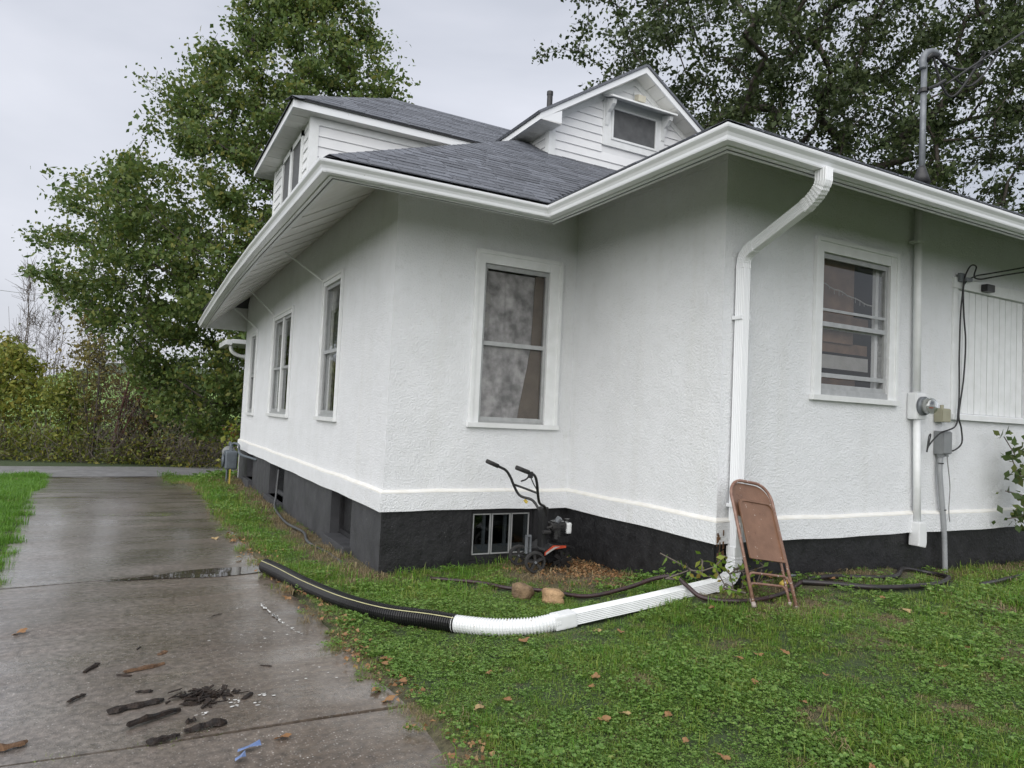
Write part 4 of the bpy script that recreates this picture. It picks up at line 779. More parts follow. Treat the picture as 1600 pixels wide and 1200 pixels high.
m = MB(); m.box((2.945, -.095, 1.43), (3.095, -.004, 1.665)); m.build('body', 'gbox', gb, bevel=.008); m = MB(); m.box((2.951, -.108, 1.44), (3.089, -.0955, 1.655)); m.build('lid', 'gbox', gb, bevel=.004); m = MB(); m.box((2.96, -.08, 1.40), (3.01, -.03, 1.429)); m.box((3.03, -.08, 1.405), (3.08, -.03, 1.428)); m.build('cable_entry', 'gbox', gb)
gpipe = empty('grey_pvc_pipe', (3.05, -.04, .2)); tag(gpipe, 'grey plastic pipe rising from the lawn to the grey utility box', 'pipe')
m = MB(); m.tube(spline([(3.09, -.06, gz(3.1, -.06)-.05), (3.06, -.055, .7), (2.985, -.05, 1.22), (2.99, -.05, 1.40)], 8), .026, 12); m.build('pipe', 'pvc', gpipe, True)
for z in (1.33, .86): m = MB(); m.cyl((2.987 if z > 1 else 3.045, -.052, z), (2.987 if z > 1 else 3.045, -.052, z+.012), .031, 12); m.build('tie', 'blackm', gpipe)
m = MB(); m.tube(spline([(3.09, -.06, 1.41), (3.06, -.085, 1.33), (3.13, -.07, 1.1), (3.10, -.08, .88), (3.11, -.085, .75)], 8), .005, 5); m.build('thin_wire', 'gcable', gpipe, True)
cb = empty('cable_bundle', (3.3, -.06, 1.5)); tag(cb, 'black cables hanging down beside the boarded window to the utility boxes', 'cable')
C1 = [(8.0, -2.6, 4.55), (5.5, -1.15, 3.83), (3.9, -.23, 3.42), (3.42, -.07, 3.28), (3.32, -.05, 3.05), (3.29, -.05, 2.5), (3.30, -.05, 2.12), (3.27, -.06, 1.9), (3.10, -.13, 1.72), (2.86, -.12, 1.64), (2.70, -.11, 1.52), (2.66, -.11, 1.45)]
C2 = [(8.0, -2.55, 4.42), (5.5, -1.1, 3.75), (3.95, -.22, 3.385), (3.55, -.07, 3.30), (3.50, -.09, 3.42), (3.38, -.09, 3.40), (3.33, -.06, 3.22), (3.36, -.05, 2.9), (3.40, -.05, 2.6), (3.37, -.05, 2.2), (3.29, -.055, 1.85), (3.33, -.06, 1.70), (3.34, -.06, 1.55), (3.2, -.06, 1.47), (3.1, -.06, 1.48)]
for P_ in (C1, C2): m = MB(); m.tube(spline(P_, 8), .008, 6); m.build('cable', 'cable', cb, True)
m = MB(); m.tube(spline([(2.66, -.11, 1.45), (2.69, -.11, 1.60), (2.72, -.11, 1.62), (2.68, -.11, 1.5), (2.66, -.11, 1.45)], 8), .006, 5); m.build('cable_coil', 'cable', cb, True)
m = MB(); m.box((3.27, -.06, 3.24), (3.36, -.031, 3.33)); m.box((3.33, -.09, 3.25), (3.44, -.06, 3.285)); m.build('wall_anchor', 'gmetal', cb, bevel=.004)
m = MB(); m.box((3.70, -.10, 3.185), (3.85, -.032, 3.265)); tag(m.build('black_sensor_box', 'blackm', None, bevel=.012), 'small black box fixed on the header of the boarded window', 'sensor')

# ------------------------------------------------------------------ gas meter, hoses
gm = empty('gas_meter', (-2.4, 11.2, 0)); tag(gm, 'grey gas meter at the far end of the long wall', 'gas meter')
m = MB(); m.box((-2.52, 11.0, .28), (-2.28, 11.42, .66)); m.build('body', 'gasgrey', gm, bevel=.07, seg=3); m = MB(); m.cyl((-2.53, 11.2, .45), (-2.56, 11.2, .45), .13, 18); m.build('dial', 'gasgrey', gm, True)
m = MB(); m.tube([(-2.40, 11.52, .60), (-2.40, 11.60, .60), (-2.4, 11.66, .6)], [.13, .13, .08], 16); m.build('regulator', 'gbox', gm, True)
m = MB(); m.tube(spline([(-2.40, 11.08, .62), (-2.40, 11.08, .78), (-2.36, 10.98, .82), (-2.3, 10.85, .78), (-2.28, 10.8, .62), (-2.15, 10.2, .58), (-2.09, 9.9, .57)], 6), .024, 10); m.build('outlet_pipe', 'gasgrey', gm, True)
m = MB(); m.tube(spline([(-2.40, 11.32, .64), (-2.4, 11.34, .80), (-2.4, 11.5, .78), (-2.4, 11.62, .6), (-2.4, 11.64, -.1)], 6), .022, 10); m.build('inlet_pipe', 'gasgrey', gm, True)
m = MB(); m.box((-2.44, 10.92, -.1), (-2.415, 10.945, .30)); tag(m.build('yellow_marker_stake', 'yellow'), 'short yellow stake in the ground below the gas meter', 'stake')
m = MB(); m.tube(spline([(-2.14, 7.35, .60), (-2.15, 7.33, .45), (-2.17, 7.28, .2), (-2.22, 7.05, .05), (-2.28, 6.3, .03), (-2.30, 5.6, .02), (-2.24, 4.9, .02), (-2.33, 4.2, .02), (-2.26, 3.4, .02), (-2.27, 2.7, .03)], 10), .017, 8); tag(m.build('grey_hose', 'pvcdark', None, True), 'dark grey hose dropping from a basement window and running along the foundation', 'hose')
def gpath(pts, h=.034): return [(x, y, gz(x, y)+h+(k[0] if k else 0)) for x, y, *k in pts]
m = MB(); m.tube(spline(gpath([(-1.75, 1.8), (-1.45, 1.43), (-1.28, 1.14), (-1.04, .98), (-.83, .62), (-.66, .30, .04), (-.55, .10, .10), (-.46, -.04, .125), (-.42, -.13, .07), (-.36, -.27, .0), (-.12, -.45), (.33, -.39), (.72, -.26)]), 8), .017, 8); tag(m.build('garden_hose', 'hosered', None, True), 'dark maroon hose draped over the white downspout extension', 'hose')
m = MB(); m.tube(spline(gpath([(.72, -.26), (.95, -.40), (1.28, -.60), (1.85, -.68), (2.35, -.52), (2.62, -.30), (2.55, -.12), (2.2, -.18), (1.7, -.40), (1.2, -.21), (.85, -.22)]), 10), .022, 8); tag(m.build('garden_hose', 'hose', None, True), 'black hose looped on the lawn right of the folding chair', 'hose')
m = MB(); m.tube(spline(gpath([(2.5, -.72), (3.0, -.60), (3.6, -.53), (4.6, -.55), (6, -.5)]), 8), .022, 8); tag(m.build('garden_hose', 'hose', None, True), 'black hose on the grass running out of frame at right', 'hose')

# ------------------------------------------------------------------ folding chair (built in a leaning local frame)
fc = empty('folding_chair', (.05, -.6, .27)); tag(fc, 'brown metal folding chair folded flat and leaning on the downspout', 'chair')
cb0 = Vector((.02, -.615, gz(.02, -.6)+.005)); ct0 = Vector((.165, -.175, 1.165)); V_ = (ct0-cb0); CL = V_.length; V_.normalize(); U_ = Vector((1, .03, 0)); U_ = (U_-V_*U_.dot(V_)).normalized(); N_ = U_.cross(V_); N_ = N_ if N_.y < 0 else -N_
def cp(u, v, w=0): return tuple(cb0+U_*u+V_*v+N_*w)
hw = .222; arc = []
def utube(hw, top, rad, bot, w, nn=9):
    L = [cp(-hw, bot, w), cp(-hw*.99, top-rad-.1, w)]
    L += [cp(-hw+rad-rad*math.cos(t), top-rad+rad*math.sin(t), w) for t in np.linspace(0, math.pi/2, nn)]
    L += [cp(hw-rad+rad*math.sin(t), top-rad+rad*math.cos(t), w) for t in np.linspace(0, math.pi/2, nn)]
    return L+[cp(hw*.99, top-rad-.1, w), cp(hw, bot, w)]
m = MB(); m.tube(utube(hw, CL, .15, .0, 0), .0125, 10); m.build('front_frame', 'chairleg', fc, True)
pts = [(-hw+.012, .70)]+[(-hw+.012+(.138)-.138*math.cos(t), CL-.012-.138+.138*math.sin(t)) for t in np.linspace(0, math.pi/2, 8)]+[(hw-.012-.138+.138*math.sin(t), CL-.012-.138+.138*math.cos(t)) for t in np.linspace(0, math.pi/2, 8)]+[(hw-.012, .70)]
m = MB(); a = [cp(u, v, -.004-.02*(1-(u/hw)**2)) for u, v in pts]; b = [cp(u, v, -.008-.02*(1-(u/hw)**2)) for u, v in pts]
cen = [cp(u, .70+(v-.70)*.5, -.004-.026*(1-(u/hw)**2)) for u, v in pts]
n_ = len(pts); m.add(a+cen+[cp(u, .70, -.004-.02*(1-(u/hw)**2)) for u, v in pts], [(i, i+1, n_+i+1, n_+i) for i in range(n_-1)]+[(n_+i, n_+i+1, 2*n_+i+1, 2*n_+i) for i in range(n_-1)]); m.build('backrest', 'chair', fc, True, fix=False)
def rr(u0, u1, v0, v1, r, n=6):
    o = []
    for cx, cy, t0 in ((u1-r, v1-r, 0), (u0+r, v1-r, 90), (u0+.012, v0+.012, 180), (u1-.012, v0+.012, 270)):
        q_ = r if cy == v1-r else .012
        o += [(cx+q_*math.cos(math.radians(t0+90*i/n)), cy+q_*math.sin(math.radians(t0+90*i/n))) for i in range(n+1)]
    return o
so_ = rr(-.185, .190, .355, .835, .055); si = [(u*.9, .595+(v-.595)*.93) for u, v in so_]; n_ = len(so_)
m = MB(); m.add([cp(u, v, .016) for u, v in so_]+[cp(u, v, .028) for u, v in so_]+[cp(u, v, .028) for u, v in si]+[cp(u, v, .018) for u, v in si], [(i, (i+1) % n_, n_+(i+1) % n_, n_+i) for i in range(n_)]+[(n_+i, n_+(i+1) % n_, 2*n_+(i+1) % n_, 2*n_+i) for i in range(n_)]+[(2*n_+i, 2*n_+(i+1) % n_, 3*n_+(i+1) % n_, 3*n_+i) for i in range(n_)]+[tuple(range(3*n_, 4*n_)), tuple(range(n_))[::-1]]); m.build('seat', 'chair', fc)
for s in (-1, 1):
    m = MB(); m.tube([cp(s*(hw-.028), .045, -.035), cp(s*(hw-.030), .5, -.022), cp(s*(hw-.022), .60, -.012)], .011, 8); m.build('rear_leg', 'chairleg', fc, True)
    m = MB(); m.tube([cp(s*hw, -.004, 0), cp(s*hw, .02, 0), cp(s*hw, .035, 0)], [.017, .017, .0135], 10); m.build('foot_cap', 'cap', fc, True); m = MB(); m.tube([cp(s*(hw-.028), .035, -.035), cp(s*(hw-.028), .07, -.034)], .0155, 10); m.build('foot_cap', 'cap', fc, True)
    m = MB(); m.cyl(cp(s*(hw-.013), .62, -.02), cp(s*(hw-.013), .62, .014), .008, 8); m.build('pivot_rivet', 'cap', fc)
for v, w, h2 in ((.185, -.032, hw-.03), (.255, -.006, hw-.012)):
    m = MB(); m.tube([cp(-h2, v-.05, w)]+[cp(-h2+.05-.05*math.cos(t), v-.05+.05*math.sin(t), w) for t in np.linspace(.3, math.pi/2, 5)]+[cp(h2-.05+.05*math.sin(t), v-.05+.05*math.cos(t), w) for t in np.linspace(0, math.pi/2-.3, 5)]+[cp(h2, v-.05, w)], .0095, 8); m.build('cross_bar', 'chairleg', fc, True)
# small hand tool behind the chair
ht = empty('hose_nozzle', (.62, -.2, .33)); tag(ht, 'yellow and grey hose nozzle lying behind the folding chair', 'nozzle')
m = MB(); m.tube([(.50, -.24, .335), (.58, -.22, .35), (.64, -.2, .36)], [.02, .026, .018], 10); m.build('barrel', 'yellow', ht, True); m = MB(); m.tube([(.60, -.21, .36), (.66, -.19, .385), (.74, -.18, .38)], .011, 8); m.build('handle', 'gmetal', ht, True)

# ------------------------------------------------------------------ garden tiller
tl = empty('garden_tiller', (-.55, 1.75, .1)); tag(tl, 'small black and orange-red garden tiller parked in the corner by basement window', 'tiller')
g0 = gz(-.6, 1.75)
def wheel(c, ax, r, w, spokes=5):
    c = Vector(c); ax = Vector(ax).normalized(); wh = empty('wheel', tuple(c), tl); a = ax.orthogonal().normalized(); b = ax.cross(a)
    m = MB(); prof = [(-w/2, r*.78), (-w/2, r*.94), (-w*.3, r), (w*.3, r), (w/2, r*.94), (w/2, r*.78)]; n = 22; k = len(prof)
    for i in range(n):
        t = 2*math.pi*i/n; d = a*math.cos(t)+b*math.sin(t)
        for o, q_ in prof: m.v.append(tuple(c+ax*o+d*(q_*(1 if i % 2 else .975))))
    m.f = [(i*k+j, i*k+(j+1) % k, ((i+1) % n)*k+(j+1) % k, ((i+1) % n)*k+j) for i in range(n) for j in range(k)]; m.build('tyre', 'rubber', wh)
    m = MB(); m.cyl(c-ax*w*.35, c+ax*w*.35, r*.24, 12)
    for i in range(spokes):
        t = 2*math.pi*i/spokes+.3; d = a*math.cos(t)+b*math.sin(t); e = ax.cross(d)
        m.hexa([tuple(c+d*r*f+e*r*.10*g+ax*w*.3*h) for h in (-1, 1) for f, g in ((.2, -1), (.2, 1), (.82, 1.3), (.82, -1.3))])
    m.build('rim', 'rubber', wh); m = MB(); m.cyl(c-ax*w*.6, c+ax*w*.6, .012, 8); m.build('axle_bolt', 'gmetal', wh)
wheel((-.70, 1.58, g0+.105), (.25, 1, 0), .105, .05); wheel((-.70, 1.90, g0+.11), (.25, 1, 0), .105, .05)
def tine(c):
    c = Vector(c); m = MB(); n = 8
    for i in range(n):
        t = 2*math.pi*i/n; d = Vector((math.cos(t), 0, math.sin(t))); e = Vector((-math.sin(t), 0, math.cos(t)))
        m.hexa([tuple(c+d*f+e*g+Vector((0, h, 0))) for h in (-.004, .004) for f, g in ((.015, -.014), (.015, .014), (.10, .03+.01), (.108, .0))])
    m.cyl(c-Vector((0, .02, 0)), c+Vector((0, .02, 0)), .028, 10); m.build('tine_disc', 'blackm', tl)
for y in (1.56, 1.66, 1.78, 1.88): tine((-.40, y, g0+.105))
m = MB(); m.prism([(-.62, 1.54, g0+.215), (-.53, 1.54, g0+.27), (-.40, 1.54, g0+.262), (-.28, 1.54, g0+.235), (-.28, 1.54, g0+.225), (-.40, 1.54, g0+.25), (-.53, 1.54, g0+.258), (-.62, 1.54, g0+.20)], (0, .32, 0)); m.build('guard_top', 'blackm', tl); m = MB(); m.prism([(-.62, 1.536, g0+.20), (-.53, 1.536, g0+.262), (-.38, 1.536, g0+.255), (-.38, 1.536, g0+.235), (-.52, 1.536, g0+.225), (-.62, 1.536, g0+.17)], (0, .006, 0)); m.build('tine_guard', 'red', tl)
m = MB(); m.prism([(-.61, 1.5325, g0+.195), (-.51, 1.5325, g0+.25), (-.45, 1.5325, g0+.25), (-.51, 1.5325, g0+.23), (-.61, 1.5325, g0+.176)], (0, .003, 0)); m.build('guard_decal', 'pale', tl)
m = MB(); m.box((-.42, 1.62, g0+.27), (-.30, 1.80, g0+.33)); m.cyl((-.385, 1.70, g0+.30), (-.385, 1.70, g0+.47), .075, 16)
for i in range(6): m.cyl((-.385, 1.70, g0+.33+i*.02), (-.385, 1.70, g0+.338+i*.02), .088, 16)
m.build('engine', 'blackm', tl); m = MB(); m.box((-.50, 1.62, g0+.40), (-.33, 1.78, g0+.46)); m.build('air_filter', 'rubber', tl, bevel=.015)
m = MB(); m.box((-.32, 1.63, g0+.35), (-.26, 1.74, g0+.46)); m.build('fuel_tank', 'wplast', tl, bevel=.02); m = MB(); m.cyl((-.30, 1.66, g0+.47), (-.30, 1.66, g0+.495), .028, 12); m.build('fuel_cap', 'blackm', tl)
m = MB(); m.cyl((-.42, 1.66, g0+.47), (-.40, 1.64, g0+.51), .03, 10); m.cyl((-.36, 1.70, g0+.46), (-.36, 1.70, g0+.505), .012, 8); m.build('carburettor', 'gmetal', tl)
m = MB(); m.box((-.60, 1.64, g0+.20), (-.53, 1.73, g0+.62)); m.build('column', 'blackm', tl, bevel=.02); m = MB(); m.tube([(-.56, 1.61, g0+.42), (-.53, 1.58, g0+.44), (-.5, 1.60, g0+.40)], .012, 6); m.cyl((-.6, 1.615, g0+.38), (-.52, 1.615, g0+.38), .02, 8); m.build('handle_knob', 'rubber', tl)
m = MB(); m.tube(spline([(-.56, 1.70, g0+.50), (-.62, 1.80, g0+.66), (-.73, 1.90, .83), (-.83, 1.92, 1.01), (-.88, 1.92, 1.07), (-.94, 1.92, 1.10), (-1.08, 1.92, 1.155)], 6), .0135, 8); m.build('handlebar', 'blackm', tl, True)
m = MB(); m.tube(spline([(-.55, 1.66, g0+.50), (-.59, 1.62, g0+.62), (-.695, 1.56, .80), (-.765, 1.50, .99), (-.80, 1.49, 1.06), (-.86, 1.47, 1.085), (-1.0, 1.46, 1.13)], 6), .0135, 8); m.build('handlebar', 'blackm', tl, True)
m = MB(); m.tube([(-.78, 1.91, .93), (-.73, 1.7, .90), (-.725, 1.53, .885)], .011, 8); m.build('cross_brace', 'blackm', tl, True)
for a, b in (((-.97, 1.92, 1.112), (-1.10, 1.92, 1.162)), ((-.88, 1.465, 1.092), (-1.02, 1.458, 1.138))): m = MB(); m.cyl(a, b, .021, 10); m.build('grip', 'rubber', tl, True)
m = MB(); m.tube(spline([(-.87, 1.465, 1.07), (-.90, 1.465, 1.03), (-.96, 1.46, 1.01)], 4), .008, 6); m.box((-.88, 1.45, 1.04), (-.84, 1.48, 1.10)); m.build('throttle_lever', 'blackm', tl); m = MB(); m.tube(spline([(-.86, 1.47, 1.06), (-.80, 1.50, .98), (-.74, 1.53, .91), (-.70, 1.57, .80)], 5), .006, 5); m.build('throttle_cable', 'cable', tl, True); m = MB(); m.cyl((-.66, 1.85, g0+.635), (-.685, 1.868, g0+.665), .0155, 8); m.build('yellow_tape', 'yellow', tl)
m = MB(); m.box((-.78, 1.62, g0+.18), (-.765, 1.65, g0+.34)); m.box((-.74, 1.62, g0+.18), (-.725, 1.65, g0+.34)); m.box((-.78, 1.62, g0+.34), (-.725, 1.65, g0+.355)); m.build('drag_bar', 'gmetal', tl); m = MB(); m.cyl((-.70, 1.56, g0+.11), (-.70, 1.93, g0+.115), .012, 8); m.box((-.72, 1.66, g0+.10), (-.45, 1.74, g0+.22)); m.build('chassis', 'blackm', tl)

tl.location.x -= .07
# ------------------------------------------------------------------ stones, debris
def stone(name, c, r, mt, label, seed):
    bm = bmesh.new(); bmesh.ops.create_icosphere(bm, subdivisions=3, radius=1); rs = np.random.default_rng(seed); ph = rs.uniform(0, 6, 6)
    for v in bm.verts:
        x, y, z = v.co; k = 1+.10*math.sin(2.3*x+ph[0])+.08*math.sin(3.1*y+ph[1])+.07*math.sin(4*z+ph[2]+x*2)+.05*math.sin(7*x+ph[3])*math.sin(6*y+ph[4])+.04*math.sin(8*z+5*x)
        q_ = 4.5; nrm = (abs(x)**q_+abs(y)**q_+abs(z)**q_)**(1/q_); v.co = Vector((x/nrm*r[0]*k, y/nrm*r[1]*k, z/nrm*r[2]*k))
    me = bpy.data.meshes.new(name); bm.to_mesh(me); bm.free(); me.shade_smooth(); o = link(name, me, mt); o.location = c; o.rotation_euler = (.1, .05, seed*.7); return tag(o, label, 'stone')
stone('stone', (-1.25, .93, gz(-1.25, .93)+.05), (.10, .075, .07), 'rock2', 'dark brown block-shaped stone on the lawn, left of the paler stone', 1)
stone('stone', (-1.09, .73, gz(-1.09, .73)+.04), (.108, .08, .056), 'rock', 'rounded buff orange stone on the lawn, right of the darker stone', 2)
def chunk(x, y, L, w, h, ang, mt, label, cat='bark', seed=0, name='bark_piece', lift=.0):
    rs = np.random.default_rng(seed+100); n = 7; m = MB(); ca, sa = math.cos(ang), math.sin(ang); z0 = float(drive_z(y))+.004+lift
    for i in range(n):
        t = i/(n-1); s = L*(t-.5); tw = (1 if 0 < i < n-1 else rs.uniform(.35, .8))*rs.uniform(.65, 1.15); oy = rs.uniform(-.12, .12)*w; lft = rs.uniform(0, .25)*h
        for a, b in ((-.5, 0), (-.38, .7), (-.05, 1.0), (.3, .75), (.5, .05)):
            yy = a*w*tw+oy; m.v.append((x+s*ca-yy*sa, y+s*sa+yy*ca, z0+lft+b*h*tw*rs.uniform(.45, .9)))
    m.f = [(i*5+j, i*5+(j+1) % 5, (i+1)*5+(j+1) % 5, (i+1)*5+j) for i in range(n-1) for j in range(5)]+[tuple(range(5)), tuple((n-1)*5+j for j in range(5))]
    return tag(m.build(name, mt), label, cat, 'burnt bark scraps on the driveway')
DB = [(-4.39, .56, .15, .035, .02, 1.1, 'char', 'short dark stick, leftmost of the scraps high on the driveway slab'), (-4.11, .45, .23, .05, .022, .35, 'rust', 'long reddish brown bark strip above the dark bark scraps'), (-4.22, .37, .09, .02, .012, -.5, 'char', 'tiny dark splinter just left of the reddish bark strip'),
 (-4.12, .07, .09, .03, .015, -.2, 'char', 'small dark chip between the reddish strip and flat bark piece'), (-4.16, -.12, .27, .07, .025, .2, 'char', 'flat dark peeling bark piece left of the bark heap'), (-4.08, -.32, .27, .045, .04, .45, 'char', 'thick black charred stick below the flat bark piece'),
 (-3.86, -.52, .20, .05, .042, .12, 'char', 'black charred block with blunt ends near the slab joint'), (-4.05, -.585, .15, .045, .03, .3, 'char', 'dark chunk lying in the weedy slab joint'), (-4.44, .10, .12, .03, .015, .9, 'char', 'thin dark stick left of the flat bark piece'),
 (-4.66, -.40, .12, .07, .02, .4, 'rust', 'reddish bark flake at the left photo edge'), (-3.62, -.20, .085, .035, .015, .9, 'char', 'small dark flake right of the bark heap'), (-4.01, .70, .08, .045, .012, 1.0, 'rust', 'small rusty brown flake near the top of the scraps'), (-3.92, -.42, .05, .035, .02, .2, 'char', 'tiny black lump between the charred stick and block'), (-3.61, 1.47, .10, .012, .008, .6, 'char', 'thin dark twig beside the white paint streak'), (-3.45, .25, .075, .014, .008, -.6, 'char', 'thin dark twig right of the reddish bark strip'), (-4.14, .85, .06, .012, .008, 1.2, 'char', 'tiny dark twig above the rusty flake'), (-2.76, .12, .10, .06, .03, .2, 'char', 'dark clod at the grass edge of the driveway')]
for i, d in enumerate(DB): chunk(*d, seed=i)
hp = MB(); rs = np.random.default_rng(5)
for i in range(85):
    x, y = -3.83+rs.normal(0, .085), -.12+rs.normal(0, .05); L = rs.uniform(.02, .12); w = rs.uniform(.006, .028); an = rs.uniform(-.4, 2.4); z0 = rs.uniform(.004, .022); ca, sa = math.cos(an), math.sin(an); ti = rs.uniform(-.015, .02)
    z0 *= .7; hp.hexa([(x+ca*a-sa*b, y+sa*a+ca*b, z0+h+(ti if a > 0 else 0)) for h in (0, .004) for a, b in ((-L/2, -w/5), (L/3, -w/2), (L/2, w/4), (-L/3, w/2))])
tag(kind(hp.build('bark_heap', 'char', None, fix=False), 'stuff'), 'heap of small black burnt bark bits on the driveway', 'bark')
ps = MB()
def blot(cx, cy, rx, ry, n=9):
    ph = rs.uniform(0, 6); ps.add([(cx+rx*math.cos(t)*(1+.3*math.sin(3*t+ph)), cy+ry*math.sin(t)*(1+.3*math.cos(2*t+ph)), float(drive_z(cy))+.0085) for t in np.linspace(0, 2*math.pi, n, endpoint=False)], [tuple(range(n))])
for i in range(44):
    t = rs.uniform(0, 1); blot(-3.25+.14*t**1.6+rs.normal(0, .007), 1.68-.92*t, rs.uniform(.002, .010), rs.uniform(.006, .03)*(1.3-t))
for cx, cy, s, n in ((-3.70, -.27, .05, 12), (-3.85, -.345, .03, 6), (-3.51, -.23, .04, 8), (-3.6, -.32, .03, 3), (-3.42, 1.6, .05, 3), (-3.4, .9, .3, 10), (-3.3, 0.0, .2, 8)):
    for i in range(n): blot(cx+rs.normal(0, s*.6), cy+rs.normal(0, s*.5), rs.uniform(.003, .012), rs.uniform(.002, .007))
tag(kind(ps.build('paint_splatter', 'paint', None, fix=False), 'stuff'), 'white paint drips and spots spilled on the driveway', 'paint')
for i, (x, y, L, lab) in enumerate(((-3.70, -.84, .11, 'crumpled blue plastic scrap, the larger one near the bottom edge'), (-3.75, -.925, .05, 'tiny pale blue plastic scrap below the larger one'))):
    m = MB(); m.add([(x-L/2, y-.012, .010), (x+L/2, y+.012, .012), (x+L*.45, y+.035, .03), (x, y+.028, .014), (x-L*.45, y+.012, .012), (x, y-.008, .022)], [(0, 5, 4), (5, 1, 2, 3), (5, 3, 4)]); tag(m.build('plastic_scrap', 'blue', None, fix=False), lab, 'scrap')
# weeds and soil in the front joint are grown with the grass below
# rotten corner under the stucco
m = MB()
for i in range(20):
    x, y, z = rs.uniform(-.03, .05), -.040-rs.uniform(0, .012), rs.triangular(.45, .62, .76); h = rs.uniform(.015, .07); w = rs.uniform(.004, .012); m.hexa([(x+a*w, y+b*.006, z+c*h+a*.004) for c in (0, 1) for a, b in ((0, 0), (1, 0), (1, 1), (0, 1))])
kind(m.build('rotten_corner_wood', 'rust', house), 'stuff')

# ------------------------------------------------------------------ trees
FW = Vector((math.sin(YAW), math.cos(YAW), 0)); RT = Vector((math.cos(YAW), -math.sin(YAW), 0))
def leaves_mesh(cent, size, rs, droop=.35, aspect=.62, fold=.25):
    """kite leaves, two triangles each, as numpy arrays"""
    n = len(cent); a = rs.normal(size=(n, 3)); a[:, 2] -= droop; a /= np.linalg.norm(a, axis=1)[:, None]
    b = rs.normal(size=(n, 3)); b -= (b*a).sum(1)[:, None]*a; b /= np.linalg.norm(b, axis=1)[:, None]; c = np.cross(a, b)
    s = (size*np.clip(np.exp(rs.normal(-.05, .32, n)), .45, 1.8))[:, None]
    p0 = cent; p1 = cent+a*s*.5+b*s*aspect*.5+c*s*fold*.3; p2 = cent+a*s; p3 = cent+a*s*.5-b*s*aspect*.5+c*s*fold*.3
    V = np.stack([p0, p1, p2, p3], 1).reshape(-1, 3); F = np.arange(4*n).reshape(-1, 4); T = np.concatenate([F[:, [0, 1, 2]], F[:, [0, 2, 3]]], 1).reshape(-1, 3); return V, T
def np_obj(name, V, F, mt, parent, o0):
    me = bpy.data.meshes.new(name); k = F.shape[1]; me.vertices.add(len(V)); me.vertices.foreach_set('co', (V-np.array(o0)).astype(np.float32).ravel()); me.loops.add(F.size); me.loops.foreach_set('vertex_index', F.ravel().astype(np.int32)); me.polygons.add(len(F)); me.polygons.foreach_set('loop_start', np.arange(0, F.size, k, dtype=np.int32)); me.update(); me.validate()
    return link(name, me, mt, parent)
